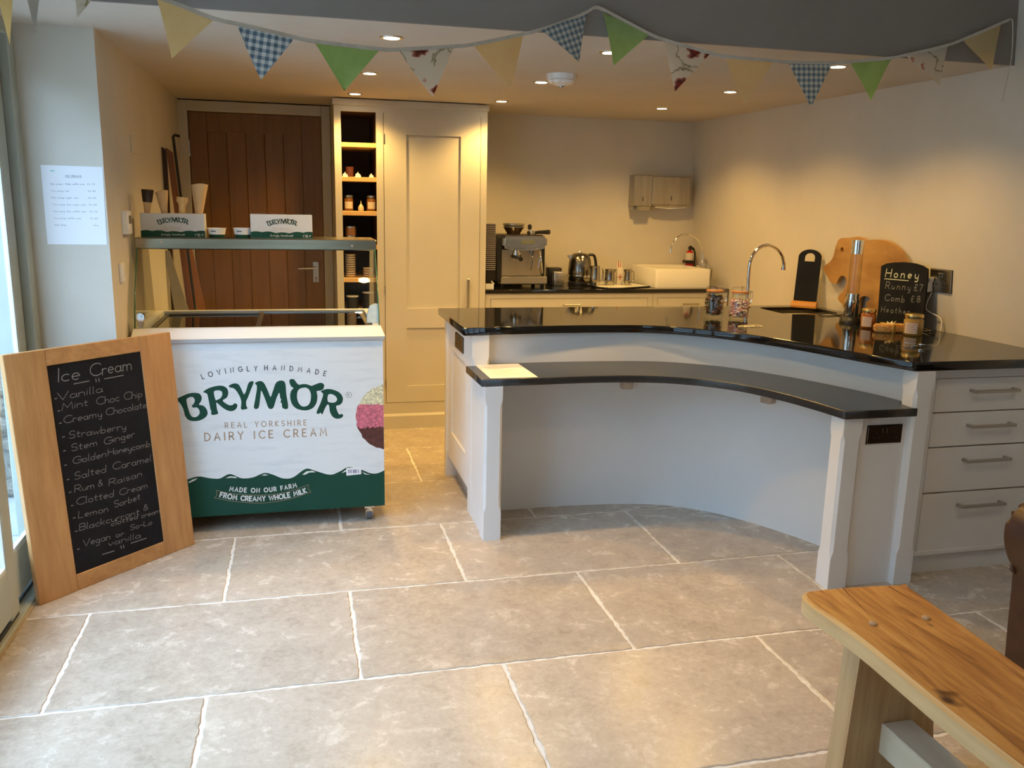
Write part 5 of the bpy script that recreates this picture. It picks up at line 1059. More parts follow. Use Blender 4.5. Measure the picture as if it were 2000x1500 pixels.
MB().lathe([(.0815, .056), (.083, .06), (.083, .066), (.0825, .070)], (kx, ky, BZ), 36, cap=False).build('water_band', M_chrome, kt, smooth=40)
MB().lathe([(.014, kh*.98), (.008, kh*.99), (.013, kh*1.01), (.011, kh*1.03), (0, kh*1.035)], (kx, ky, BZ), 16).build('lid_knob', M_chrome, kt, smooth=40)
mb = MB(); mb.prism([(kx-.060, ky-.014, BZ+kh*.72), (kx-.092, ky-.006, BZ+kh*.90), (kx-.060, ky-.014, BZ+kh*.92)], (0, .03, 0)); mb.build('spout', M_nickel, kt)
mb = MB(); L = smoothline([(kx+.048, ky, BZ+kh*.90), (kx+.085, ky, BZ+kh*.93), (kx+.108, ky, BZ+kh*.86), (kx+.122, ky, BZ+kh*.55), (kx+.128, ky, BZ+kh*.38)], 5); mb.tube(L, .012, 10, flat=.8); mb.build('handle', M_black, kt, smooth=50)
# tray with jugs, striped paper cup
M_jug = noisy('polished_jug_steel', (0.42, 0.40, 0.36), (0.52, 0.50, 0.46), 9, 0.12, 1.0)
to = [at_z(*p, BZ) for p in ((1134, 551), (1142, 556), (1152, 559.5), (1168, 562.5), (1190, 564.5), (1215, 564.5), (1245, 562.5), (1277, 559.8))]
tp = [(p.x, max(p.y, BY+.004)) for p in to]+[(2.368, 5.62), (2.33, 5.86), (2.10, 5.88), (2.01, 5.80)]
ty_ = tag(slab('serving_tray', tp, [], BZ+.0005, BZ+.007, mat('black_tray', (0.012, 0.012, 0.016), 0.3), None, .002), 'black tray with rounded front edge on the back worktop holding steel jugs', 'tray')
cc_ = Vector((sum(p[0] for p in tp)/len(tp), sum(p[1] for p in tp)/len(tp), 0)); M_strp = mat('striped_tea_towel', (0.8, 0.78, 0.7), 0.8)
v_ = coords(M_strp); w_ = nd(M_strp, 'ShaderNodeTexWave'); w_.inputs['Scale'].default_value = 16; w_.inputs['Distortion'].default_value = 1; lk(M_strp, v_, w_.inputs[0]); base(M_strp, ramp(M_strp, w_.outputs['Fac'], [(0.35, (0.42, 0.42, 0.40)), (0.5, (0.85, 0.82, 0.74))]))
tag(slab('tray_liner', [((Vector((*p, 0))-cc_)*.93+cc_)[:2] for p in tp], [], BZ+.0071, BZ+.0085, M_strp, None, .0005), 'striped white liner lying on the black tray', 'tray liner')
def jug(px_, pyb, pyt, rpx, label, y, spout=-1, hand=1, tall=False):
    b = at_z(px_, pyb, BZ+.009); 
    b = at_y(px_, pyb, y); b.z = BZ+.009; k = FPX/((Vector((b.x, y, b.z))-EYE).dot(FWD)); r = rpx/k; h = at_y(px_, pyt, y).z-b.z
    t = thing('steel_jug', label, 'jug', b, group='steel milk jugs on the tray')
    MB().lathe([(r*.95, 0), (r*1.02, h*.06), (r*.98, h*.4), (r*.92, h*.85), (r*.96, h), (r*.88, h), (r*.86, h*.8), (r*.9, .01), (0, .008)], b, 24, cap=False).build('body', M_jug, t, smooth=45)
    mb = MB(); mb.prism([(b.x+spout*r*.9, b.y-r*.25, b.z+h*.78), (b.x+spout*r*1.35, b.y, b.z+h*1.04), (b.x+spout*r*.9, b.y+r*.25, b.z+h*.98)], (0, .001, 0)); 
    L = smoothline([(b.x+hand*r*.9, b.y-r*.3, b.z+h*.88), (b.x+hand*r*1.45, b.y-r*.35, b.z+h*.84), (b.x+hand*r*1.5, b.y-r*.35, b.z+h*.4), (b.x+hand*r*.95, b.y-r*.3, b.z+h*.2)], 4); h_ = MB(); h_.tube(L, r*.12, 8); h_.build('handle', M_jug, t, smooth=50); mb.build('lip', M_jug, t)
jug(1161, 556, 519.5, 10, 'leftmost and tallest steel milk jug on the tray, in front of the kettle', 5.60, -1, 1)
jug(1190, 556, 526, 10, 'middle steel milk jug on the tray, left of the striped paper cup', 5.64, 1, -1)
jug(1225.5, 555, 526.5, 7.5, 'small rightmost steel jug on the tray, beside the sink', 5.62, -1, 1)
M_can = mat('red_white_stripe', (0.8, 0.7, 0.6), 0.6); v_ = coords(M_can, (1, 1, .25)); w_ = nd(M_can, 'ShaderNodeTexWave'); w_.inputs['Scale'].default_value = 22; lk(M_can, v_, w_.inputs[0]); base(M_can, ramp(M_can, w_.outputs['Fac'], [(0.55, (0.80, 0.74, 0.62)), (0.75, (0.50, 0.10, 0.06))]))
b = at_y(1208.5, 550, 5.70); b.z = BZ+.009; t = thing('striped_straw_holder', 'white paper holder of red striped straws standing on the tray', 'straw holder', b)
zt_ = at_y(1208, 523, 5.70).z; MB().box((b.x-.021, 5.68, b.z), (b.x+.021, 5.72, zt_), .002).build('carton', mat('cream_card', (0.72, 0.66, 0.56), 0.7), t)
mb = MB(); c_ = (b.z+zt_)/2-.005; mb.box((b.x-.016, 5.6785, c_-.003), (b.x+.016, 5.68, c_+.003)); mb.box((b.x-.003, 5.6785, c_-.022), (b.x+.003, 5.68, c_+.022)); mb.build('printed_cross', mat('red_print', (0.5, 0.12, 0.08), 0.6), t)
for k in range(9): mb = MB(); a = (k % 5-2); mb.tube([(b.x+a*.007, 5.70+(k//5)*.008-.004, b.z+.02), (b.x+a*.009+random.uniform(-.003, .003), 5.70, zt_+.038+random.uniform(-.006, .010))], .0028, 6); mb.build('straw', M_can, t)

# ================================================================== ON THE SERVERY COUNTER
TZ = .900
def clipjar(px_, pyb, fill, label):
    b = at_z(px_, pyb, TZ); b += Vector((0, .045, 0)); b.z = TZ+.0005
    t = thing('clip_top_jar', label, 'jar', b, group='clip-top glass jars'); r = .049; h = .150
    MB().lathe([(0, .002), (r*.86, 0), (r*.99, .012), (r*1.0, .05), (r*.98, .085), (r*.88, .112), (r*.80, .124), (r*.80, .134), (r*.74, .134), (r*.74, .124), (r*.9, .08), (r*.93, .02), (0, .010)], b, 32, cap=False).build('glass_body', M_jar, t, smooth=50)
    MB().lathe([(r*.86, .134), (r*.88, .136), (r*.88, .141), (r*.86, .143)], b, 28).build('rubber_seal', mat('orange_rubber', (0.55, 0.20, 0.05), 0.5), t, smooth=40)
    MB().lathe([(r*.86, .1435), (r*.88, .148), (r*.85, .158), (r*.6, .163), (0, .164)], b, 28).build('glass_lid', M_jar, t, smooth=40)
    mb = MB(); wr = .0016; ring = [(b.x+r*.83*math.cos(a_), b.y+r*.83*math.sin(a_), b.z+.128) for a_ in [k*2*PI/20 for k in range(21)]]; mb.tube(ring, wr, 6)
    mb.tube(smoothline([(b.x+r*.84, b.y-.012, b.z+.128), (b.x+r*1.25, b.y-.010, b.z+.142), (b.x+r*1.30, b.y-.01, b.z+.105), (b.x+r*1.12, b.y-.008, b.z+.080)], 4), wr, 6); mb.tube(smoothline([(b.x+r*.84, b.y+.012, b.z+.128), (b.x+r*1.25, b.y+.010, b.z+.142), (b.x+r*1.30, b.y+.01, b.z+.105), (b.x+r*1.12, b.y+.008, b.z+.080)], 4), wr, 6)
    mb.tube([(b.x+r*1.12, b.y-.012, b.z+.080), (b.x+r*1.12, b.y+.012, b.z+.080)], .004, 8); mb.tube([(b.x-r*.2, b.y-r*.85, b.z+.130), (b.x, b.y-r*.4, b.z+.166), (b.x+r*.3, b.y+r*.3, b.z+.166), (b.x+r*.84, b.y, b.z+.140)], wr, 6); mb.build('wire_clip', M_chrome, t, smooth=50)
    return t, b, r
t, b, r = clipjar(1401, 623, 0, 'clip-top glass jar filled with dark wrapped sweets')
mcs = [mat('sweet_plum', (0.05, 0.018, 0.03), 0.25), mat('sweet_rust', (0.16, 0.05, 0.02), 0.25), mat('sweet_choc', (0.03, 0.015, 0.012), 0.25), mat('sweet_lilac', (0.14, 0.11, 0.16), 0.2), mat('sweet_green', (0.035, 0.04, 0.025), 0.3)]
rnd = random.Random(11)
for mi, m in enumerate(mcs):
    mb = MB()
    for k in range(18):
        a_ = rnd.uniform(0, 2*PI); q_ = r*.78*math.sqrt(rnd.random()); z = rnd.uniform(.018, .108); M = Matrix.Translation((b.x+q_*math.cos(a_), b.y+q_*math.sin(a_), b.z+z)) @ Matrix.Rotation(rnd.uniform(0, 3), 4, 'X') @ Matrix.Rotation(rnd.uniform(0, 3), 4, 'Y')
        mb.box((-.013, -.007, -.006), (.013, .007, .006), .003, M)
    o = mb.build('wrapped_sweets', m, t, smooth=40); o['kind'] = 'stuff'
t, b, r = clipjar(1450, 626, 1, 'clip-top glass jar three quarters full of pink and white sweets')
for mi, m in enumerate([mat('pink_sugar', (0.72, 0.42, 0.42), 0.6), mat('white_sugar', (0.82, 0.74, 0.68), 0.6), mat('rose_sugar', (0.62, 0.30, 0.33), 0.6)]):
    mb = MB()
    for k in range(230):
        a_ = rnd.uniform(0, 2*PI); q_ = r*.88*math.sqrt(rnd.random()); z = rnd.uniform(.016, .098); mb.sphere((b.x+q_*math.cos(a_), b.y+q_*math.sin(a_), b.z+z), .0065, (1, 1, .8), 7, 5)
    o = mb.build('sugared_sweets', m, t, smooth=60); o['kind'] = 'stuff'
# string loops
g_ = at_z(1464, 638, TZ); mb = MB()
for dx, sx, sy in ((-.018, .040, .024), (.018, .045, .028)): mb.tube([(g_.x+dx+sx*math.cos(a_), g_.y+sy*math.sin(a_), TZ+.0022+.001*math.sin(2*a_)) for a_ in [k*2*PI/28 for k in range(29)]], .0018, 6)
tag(mb.build('rubber_bands', mat('cream_elastic', (0.80, 0.70, 0.45), 0.6), smooth=50), 'two overlapping cream elastic bands lying in front of the pink sweet jar', 'elastic band')
# liquid tube lamp
lb_ = at_z(1668, 633, TZ)+Vector((.012, .05, 0)); lb_.z = TZ
lt = thing('tube_lamp', 'tall clear glass tube lamp with chrome base and chrome cap', 'lamp', lb_)
MB().lathe([(.052, 0), (.052, .012), (.046, .020), (.042, .028), (.036, .030)], lb_, 32).build('foot', M_black, lt, smooth=40)
def rel(pyy): return at_y(1675, pyy, lb_.y).z-TZ
h1, h2, h3, h4 = rel(584), rel(573), rel(496), rel(469)
MB().lathe([(.034, .030), (.035, .032), (.035, h1), (.0325, h1+.002), (.0325, h2), (.029, h2+.002)], lb_, 32).build('chrome_base', M_chrome, lt, smooth=40)
MB().lathe([(.0295, h2), (.0295, h4)], lb_, 32, cap=False).build('glass_tube', M_jar, lt, smooth=40)
MB().lathe([(.0275, h2), (.0275, h3)], lb_, 32).build('liquid', glassy('tinted_liquid', (0.97, 0.94, 0.90), 0.5, 1.4), lt, smooth=40)
MB().lathe([(.030, h3), (.030, h4), (.0, h4+.001)], lb_, 32, cap=True).build('chrome_cap', M_chrome, lt, smooth=40)
# cable of the lamp
mb = MB(); cpts = [(1652, 624), (1640, 618), (1628, 612.5), (1612, 611), (1600, 613), (1604, 617), (1620, 618), (1640, 616), (1660, 612)]
mb.tube(smoothline([at_z(*p, TZ)+Vector((0, 0, .003)) for p in cpts], 5), .0022, 6); tag(mb.build('lamp_cable', M_black, smooth=50), 'thin black cable coiled on the worktop left of the tube lamp', 'cable')

# animal-shaped chopping board leaning on the right wall
SP = Plane(WP.o + Vector((-.022, 0, 0)), WP.u, WP.v)
def z34(l, P): return [P.uv(1560+x/5.882, 450+y/5.882) for x, y in l]
hip = [(500, 100), (540, 85), (620, 82), (690, 72), (760, 85), (800, 108), (860, 105), (940, 105), (1040, 120), (1120, 160), (1190, 220), (1230, 280), (1265, 350), (1310, 420), (1340, 520), (1340, 640), (1330, 800), (1320, 980), (940, 960), (900, 890), (830, 890), (808, 850), (815, 820), (850, 790), (840, 765), (790, 750), (740, 780), (715, 900), (700, 1000), (590, 1000), (560, 930), (540, 850), (510, 820), (485, 780), (500, 740), (540, 700), (570, 640), (585, 570), (560, 525), (520, 520), (490, 560), (470, 600), (440, 610), (400, 585), (360, 520), (325, 460), (318, 420), (340, 395), (385, 365), (420, 320), (440, 270), (458, 190), (480, 130)]
hp = [SP.uv(1560+x/5.882, 450+y/5.882) for x, y in hip]; zmin = TZ+.001
M_brd = noisy('board_wood', (0.34, 0.165, 0.048), (0.52, 0.29, 0.095), 9, 0.45, sc3=(1, .35, 1), detail=7, bs=.1)
vz = (TZ+.002-SP.o.z)/SP.v.z; hp2 = [(p.x, max(p.y, vz)) for p in smoothline([q.to_3d() for q in hp], 3, True)]
eye = SP.uv(1560+533/5.882, 450+220/5.882)
hb = flatshape('chopping_board', [crisp(hp2), [(eye.x+.014*math.cos(k*PI/10), eye.y+.014*math.sin(k*PI/10)) for k in range(20)]], Plane(SP.o+SP.n*.010, SP.u, SP.v), M_brd, None, depth=.020)
tag(hb, 'large animal-shaped wooden chopping board leaning on the right wall behind the tube lamp', 'chopping board')
# honey chalk sign
HP = Plane(WP.o + Vector((-.052, 0, 0)), WP.u, (WP.v + Vector((.10, 0, 0))).normalized()); HP = Plane(at_z(1716, 619, TZ)*0+Vector((2.850, 3.9, TZ)), WP.u, (Vector((.03, 0, 1))-WP.u*Vector((.03, 0, 1)).dot(WP.u)).normalized())
hq = [HP.uv(1560+x/5.882, 450+y/5.882) for x, y in ((948, 408), (1010, 380), (1100, 367), (1220, 364), (1330, 378), (1420, 405), (1480, 445), (1478, 520), (1455, 760), (1430, 1000), (1395, 1130), (905, 1030), (912, 900), (930, 640))]
hv0 = 0.001; hq = [(p.x, max(p.y, hv0)) for p in hq]; hq[10] = (hq[9][0]-.004, hv0); hq[11] = (hq[12][0]-.001, hv0)
hs_ = thing('honey_sign', 'arched black chalk sign reading Honey, standing against the right wall', 'sign', HP.o)
flatshape('slate_panel', [crisp(hq)], Plane(HP.o-HP.n*.004, HP.u, HP.v), M_slate, hs_, depth=.008)
HC = Plane(HP.o, HP.u, HP.v, .0012)
def hz_(x, y): return HC.uv(1560+x/5.882, 450+y/5.882)
mb = MB(); hh = (hz_(1005, 435)-hz_(1000, 530)).length
text_on(mb, HC, 'Honey', hz_(995, 530), hz_(1372, 556), hh*.95, .0052, slant=.08, wob=.02, narrow=1.55); strokes(mb, HC, [[hz_(985, 555), hz_(1260, 578)]], .004); mb.build('chalk_lettering', mat('honey_chalk', (0.55, 0.58, 0.42), .9), hs_, recalc=False)
def hw(txt, a, b, sz_, w, **k): m_ = MB(); text_on(m_, HC, txt, a, b, sz_, w, **k); m_.build('chalk_word', M_chalkd, hs_, recalc=False)
hw('Runny', hz_(995, 665), hz_(1280, 690), hh*.80, .0038, slant=.08, wob=.03, narrow=1.45); hw('£7', hz_(1325, 690), hz_(1420, 697), hh*.72, .0038, narrow=1.4); hw('Comb', hz_(985, 805), hz_(1210, 825), hh*.75, .0038, slant=.08, wob=.03, narrow=1.45); hw('£8', hz_(1288, 820), hz_(1392, 825), hh*.7, .0038, narrow=1.4); hw('Heather', hz_(945, 935), hz_(1270, 965), hh*.7, .0032, slant=.05, wob=.03, narrow=1.35)
# small easel board with wooden foot
ez = at_z(1585, 600, TZ); ez = ez+Vector((-.055, -.01, 0)); ez.z = TZ; er = math.radians(-46)
es = thing('easel_board', 'small blank black board with a handle hole in a wooden foot', 'board stand', ez, er)
mb = MB(); prof_ = [(-.024, 0), (-.026, .012), (-.018, .030), (-.004, .036), (.012, .036), (.024, .028), (.024, 0)]; mb.prism([(-.070, y, z) for y, z in prof_], (.140, 0, 0)); mb.build('wooden_foot', wood('foot_wood', (0.42, 0.17, 0.03), (0.52, 0.24, 0.05), 'X'), es, world=False)
w_, h_ = .064, .305; out_ = [(-w_, 0), (w_, 0), (w_, h_-.045)]+arc(0, h_-.045, w_, .045, 0, 180, 14)[1:-1]+[(-w_, h_-.045)]
hol = arc(0.0, h_-.045, .028, .024, 0, 180, 10)+[(-.028, h_-.068), (.028, h_-.068)]
tilt = math.radians(7); PE = Plane(Vector((0, .004, .026)), Vector((1, 0, 0)), Vector((0, math.sin(tilt), math.cos(tilt))))
flatshape('board', [out_, hol], PE, M_slate, es, depth=.006, world=False)
# honey jars and comb box
def honeyjar(px_, pyb, pyt, rpx, label, col):
    b = at_z(px_, pyb, TZ)+Vector((0, .03, 0)); b.z = TZ+.0005; k = FPX/((b-EYE).dot(FWD)); r = rpx/k; h = at_y(px_, pyt, b.y).z-TZ
    t = thing('honey_jar', label, 'jar', b, group='jars of honey')
    MB().lathe([(r*.9, 0), (r, .006), (r, h*.70), (r*.86, h*.78), (r*.86, h*.82)], b, 28).build('honey', mat('honey_'+label[:5], col, 0.08, Coat_Weight=.5), t, smooth=45)
    MB().lathe([(r*.92, h*.82), (r*.95, h*.84), (r*.95, h*.97), (r*.9, h), (0, h*1.0)], b, 28).build('lid', mat('gold_lid', (0.68, 0.50, 0.20), 0.25, 0.9), t, smooth=40)
    mb = MB(); dv = (EYE-b); a0 = math.atan2(dv.x, -dv.y); n_ = 8; A = [(b.x+(r+.0008)*math.sin(a0-.9+1.35*q/n_), b.y-(r+.0008)*math.cos(a0-.9+1.35*q/n_), b.z+h*.1) for q in range(n_+1)]; mb.strip(A, [(x, y, b.z+h*.60) for x, y, z in A]); mb.build('paper_label', mat('rose_label', (0.62, 0.50, 0.44), 0.6), t)
    mb = MB()
    for row in range(4):
        zz = b.z+h*(.50-.1*row); A = [(b.x+(r+.0014)*math.sin(a0-.75+1.05*q/n_), b.y-(r+.0014)*math.cos(a0-.75+1.05*q/n_), zz) for q in range(n_+1 - row % 2*2)]; mb.strip(A, [(x, y, z+.0016) for x, y, z in A])
    mb.build('label_print', mat('label_ink', (0.25, 0.16, 0.14), .8), t, recalc=False); return t, b, r, h
honeyjar(1702, 642, 603, 14, 'amber honey jar with gold lid beside the tube lamp', (0.30, 0.09, 0.012))
honeyjar(1790.5, 656, 613, 18, 'larger cloudy honey jar with gold lid in front of the Honey sign', (0.34, 0.20, 0.05))
q_ = at_z(1744, 650, TZ); t = thing('honeycomb_box', 'small gold-tied tray of honeycomb between the two honey jars', 'honeycomb', (q_.x, q_.y+.05, TZ))
M_hc = noisy('honeycomb', (0.52, 0.22, 0.04), (0.80, 0.52, 0.20), 70, 0.2, bs=.6, bd=.003); mb = MB(); pts_ = [(q_.x-.085, q_.y+.02), (q_.x-.02, q_.y-.005), (q_.x+.06, q_.y-.012), (q_.x+.10, q_.y+.03), (q_.x+.09, q_.y+.07), (q_.x-.05, q_.y+.08)]
mb.prism([(a, c, TZ+.001) for a, c in pts_], (0, 0, .034)); bmesh.ops.bevel(mb.bm, geom=mb.bm.edges[:], offset=.006, segments=2, affect='EDGES'); mb.build('comb_block', M_hc, t, smooth=50)
mb = MB(); mb.box((q_.x-.010, q_.y-.012, TZ+.0), (q_.x+.006, q_.y+.085, TZ+.0385), .001); mb.build('gold_ribbon', mat('gold_ribbon', (0.60, 0.45, 0.15), .3, .7), t)
mb = MB()
for a_, l_ in ((.5, .03), (2.6, .028), (1.2, .02), (3.6, .02)): mb.prism([(q_.x, q_.y+.01, TZ+.038), (q_.x+l_*math.cos(a_), q_.y+.01+l_*math.sin(a_)*.6, TZ+.052), (q_.x+l_*math.cos(a_+.5), q_.y+.01+l_*math.sin(a_+.5)*.6, TZ+.042)], (0, .002, 0))
mb.build('ribbon_bow', mat('pale_gold', (0.80, 0.68, 0.42), .4), t)
# keys
kb = at_z(1797, 679, TZ); t = thing('key_bunch', 'bunch of keys with a ring lying near the corner of the worktop', 'keys', (kb.x, kb.y, TZ))
mb = MB(); mb.tube([(kb.x+.014*math.cos(a_), kb.y+.02+.014*math.sin(a_), TZ+.004) for a_ in [k*2*PI/16 for k in range(17)]], .0016, 6); mb.build('key_ring', M_chrome, t, smooth=50)
for k, (a_, l_, m) in enumerate(((2.9, .085, M_chrome), (3.3, .07, M_nickel), (.05, .085, mat('brass_key', (.6, .5, .3), .25, 1)), (-.3, .06, M_chrome), (2.2, .05, M_nickel), (-1.2, .035, M_chrome))):
    M = Matrix.Translation((kb.x, kb.y+.02, TZ+.003+k*.0022)) @ Matrix.Rotation(a_, 4, 'Z'); mb = MB(); mb.box((.022, -.0035, 0), (l_, .0035, .002), 0, M); mb.lathe([(.011, 0), (.011, .002)], (.016, 0, 0), 12, M=M)
    for j in range(3): mb.box((l_-.006-j*.007, .003, 0), (l_-.002-j*.007, .0065, .002), 0, M)
    mb.build('key', m, t)
# plug and cables at the wall socket
cu_ = SK[0]+.010; cv_ = SK[1]+.030; t = thing('plug', 'white plug in the left side of the wall socket with its cable running down', 'plug', WP.at(cu_, cv_))
M_ = SM; MB().box((cu_-.030, cv_-.028, .0105), (cu_+.018, cv_+.022, .052), .005, M_, 2).build('plug_body', M_white, t, smooth=35); MB().box((cu_-.026, cv_+.018, .0105), (cu_+.024, cv_+.04, .035), .004, M_, 2).build('adapter', M_white, t, smooth=35)
mb = MB(); L = [WP.at(cu_, cv_-.026, .03), WP.at(cu_-.010, cv_-.07, .028), WP.at(cu_-.07, cv_-.13, .03), WP.at(cu_-.05, cv_-.19, .03)]; zz = min(p.z for p in L); mb.tube(smoothline(L, 6), .0025, 6); mb.build('black_cable', M_black, t, smooth=50)
mb = MB(); q0_ = WP.at(cu_+.022, cv_-.03, .02); q1_ = at_z(1806, 647, TZ); mb.tube(smoothline([q0_, q0_+Vector((-.004, .02, -.08)), Vector((wall_x(q1_.y, TZ)-.02, q1_.y-.01, TZ+.06)), Vector((wall_x(q1_.y, TZ)-.03, q1_.y-.03, TZ+.004))], 6), .0028, 6); mb.build('white_cable', M_white, t, smooth=50)
g2 = at_z(1811, 648, TZ); mb = MB(); mb.tube([(g2.x+.02*math.cos(a_), g2.y+.05*math.sin(a_)*.8, TZ+.004+.008*abs(math.sin(a_))) for a_ in [k*2*PI/20 for k in range(18)]], .003, 6); tag(mb.build('cable_loop', M_black, smooth=50), 'short loop of black cable on the worktop right of the larger honey jar', 'cable')
# sheet on the low shelf
S4 = [at_z(*p, ZL1) for p in ((928, 713.5), (1012, 710.5), (1052, 738), (960, 741.5))]; S4 = [(max(p.x, .75), max(p.y, 3.475), ZL1+.0006) for p in S4]
t = thing('menu_sheet', 'white printed sheet of paper lying on the left end of the low shelf', 'paper sheet', S4[0]); MB().prism(S4, (0, 0, .0008)).build('sheet', mat('warm_paper', (0.86, 0.83, 0.78), .7), t)
mb = MB(); A_, B_, C_, D_ = [Vector(p)+Vector((0, 0, .0011)) for p in S4]
for k in range(9):
    v0 = .12+k*.085; l0 = A_.lerp(D_, v0); r0 = B_.lerp(C_, v0); a0_ = l0.lerp(r0, .14); b0_ = l0.lerp(r0, .45+.35*((k*37) % 10)/10); dn_ = (D_-A_)*.014; mb.face([a0_, b0_, b0_+dn_, a0_+dn_])
mb.build('lettering', mat('soft_ink', (.5, .45, .42), .8), t, recalc=False)

# ================================================================== CEILING FITTINGS
dl = None; LP = [(.362, 3.40), (.358, 4.36), (.345, 5.22), (1.226, 3.41), (1.203, 4.335), (1.206, 5.22), (2.24, 3.39), (2.222, 4.305), (2.218, 5.18)]
DLN = ['front left', 'middle left', 'rear left, above the tall cabinet', 'front centre, behind the green pennant', 'middle centre, beside the smoke alarm', 'rear centre', 'front right, beside the blue gingham pennant', 'middle right', 'rear right, near the corner']
for (x, y), nm in zip(LP, DLN):
    if dl is None:
        dl = thing('downlight', '', 'downlight', (x, y, ZC), group='recessed kitchen downlights')
        MB().lathe([(.030, -.001), (.030, -.004), (.043, -.004), (.045, -.0005)], (0, 0, 0), 28, cap=False).build('trim_ring', M_nickel, dl, world=False, smooth=40)
        MB().lathe([(.030, -.002), (0, -.002)], (0, 0, 0), 28, cap=False).build('lens', emis('lamp_glow', (1, .80, .50), 60), dl, world=False)
        ld = bpy.data.lights.new('lamp', 'SPOT'); ld.energy = LAMP; ld.color = (1, .60, .17); ld.spot_size = math.radians(142); ld.spot_blend = .7; ld.shadow_soft_size = .03
        lo_ = bpy.data.objects.new('lamp', ld); C.objects.link(lo_); lo_.parent = dl; lo_.location = (0, 0, -.035); cur = dl
    else: cur = dup(dl, (x, y, ZC))
    cur['label'] = 'recessed ceiling downlight, '+nm
for k, (x, y) in enumerate(((.45, 1.3), (2.05, 1.3), (1.2, -.6))):  # unseen warm lamps added to light the bench and drawers
    cur = dup(dl, (x, y, ZF), label='added warm downlight in the unseen front ceiling, '+['left', 'right', 'rear'][k], group='added front room downlights')
    for c_ in cur.children:
        if c_.type == 'LIGHT': c_.data = c_.data.copy(); c_.data.energy = LAMP*.45; c_.data.color = (1, .72, .42)
sa = thing('smoke_alarm', 'round white smoke alarm on the low ceiling between the downlights', 'smoke alarm', (1.225, 4.06, ZC))
MB().lathe([(0, -.052), (.022, -.052), (.024, -.048), (.054, -.042), (.062, -.034), (.065, -.028), (.060, -.026), (.069, -.021), (.073, -.002), (.073, 0)], (1.225, 4.06, ZC), 32).build('cover', M_white, sa, smooth=25)
MB().lathe([(.014, -.058), (.016, -.052)], (1.225, 4.06, ZC), 16).build('sensor', M_nickel, sa)

# ================================================================== BUNTING
def gingham():
    m = mat('blue_gingham', (.2, .3, .4), .85); tc = nd(m, 'ShaderNodeTexCoord'); s = nd(m, 'ShaderNodeSeparateXYZ'); lk(m, tc.outputs['UV'], s.inputs[0]); o = []
    for i_ in (0, 1):
        a = nd(m, 'ShaderNodeMath', operation='MULTIPLY'); a.inputs[1].default_value = 48; lk(m, s.outputs[i_], a.inputs[0]); b = nd(m, 'ShaderNodeMath', operation='FRACT'); lk(m, a.outputs[0], b.inputs[0]); c = nd(m, 'ShaderNodeMath', operation='GREATER_THAN'); c.inputs[1].default_value = .5; lk(m, b.outputs[0], c.inputs[0]); o.append(c.outputs[0])
    d = nd(m, 'ShaderNodeMath', operation='ADD'); lk(m, o[0], d.inputs[0]); lk(m, o[1], d.inputs[1]); e = nd(m, 'ShaderNodeMath', operation='MULTIPLY'); e.inputs[1].default_value = .5; lk(m, d.outputs[0], e.inputs[0])
    base(m, ramp(m, e.outputs[0], [(0, (.80, .82, .78)), (.5, (.44, .54, .60)), (1, (.19, .28, .37))])); return m
def floral():
    m = mat('floral_cloth', (.7, .66, .55), .85); tc = nd(m, 'ShaderNodeTexCoord'); mp = nd(m, 'ShaderNodeMapping'); mp.inputs['Scale'].default_value = (1, 1, 1); lk(m, tc.outputs['UV'], mp.inputs[0])
    n0 = nd(m, 'ShaderNodeTexNoise'); n0.inputs['Scale'].default_value = 30; lk(m, mp.outputs[0], n0.inputs['Vector']); av = nd(m, 'ShaderNodeVectorMath', operation='MULTIPLY_ADD'); av.inputs[1].default_value = (.05, .05, .05); lk(m, n0.outputs['Color'], av.inputs[0]); lk(m, mp.outputs[0], av.inputs[2])
    vo = nd(m, 'ShaderNodeTexVoronoi'); vo.inputs['Scale'].default_value = 9.5; lk(m, av.outputs[0], vo.inputs['Vector'])
    c1 = ramp(m, vo.outputs['Distance'], [(.0, (.12, .03, .03)), (.14, (.42, .07, .05)), (.24, (.16, .045, .04)), (.32, (.55, .22, .15)), (.36, (.80, .75, .64)), (.62, (.80, .75, .64)), (.66, (.30, .28, .12)), (.70, (.80, .75, .64))])
    base(m, c1); return m
FM = {'y': noisy('cream_yellow_cloth', (0.88, 0.68, 0.35), (0.92, 0.74, 0.41), 12, .85), 'b': gingham(), 'g': noisy('lime_green_cloth', (0.42, 0.60, 0.22), (0.50, 0.68, 0.28), 12, .85), 'f': floral(), 'w': noisy('grey_white_cloth', (.5, .5, .47), (.6, .6, .56), 12, .85)}
for m in FM.values():
    m.node_tree.nodes['Principled BSDF'].inputs['Subsurface Weight'].default_value = 0.0
bt = thing('bunting', 'string of fabric pennants in cream, blue gingham, green and floral across the beam', 'bunting', at_y(1162, 13, 3.10))
def by_(px_): return 3.095 if px_ >= 1162 else 3.095-(1162-px_)*0.00055
TP = [(262, -22), (335, 2), (420, 35), (470, 46), (575, 71), (615, 79), (742, 94), (778, 95), (885, 89), (925, 85), (1022, 65), (1060, 55), (1120, 34), (1150, 20), (1162, 13), (1178, 17), (1222, 40), (1268, 64), (1298, 76), (1387, 102), (1420, 109), (1507, 117), (1542, 120), (1625, 121), (1660, 119), (1740, 112), (1770, 106), (1850, 87), (1880, 76), (1955, 44), (1972, 37)]
tape = [at_y(x, y, by_(x)) for x, y in TP]; mb = MB(); up = Vector((0, 0, .0085)); tl = smoothline(tape, 3)
mb.strip([p-Vector((0, .0012, 0))+up*.2 for p in tl], [p-Vector((0, .0012, 0))-up for p in tl]); mb.strip([p+Vector((0, .0012, 0))+up*.2 for p in tl], [p+Vector((0, .0012, 0))-up for p in tl]); mb.tube([p+up*.2 for p in tl], .0016, 5)
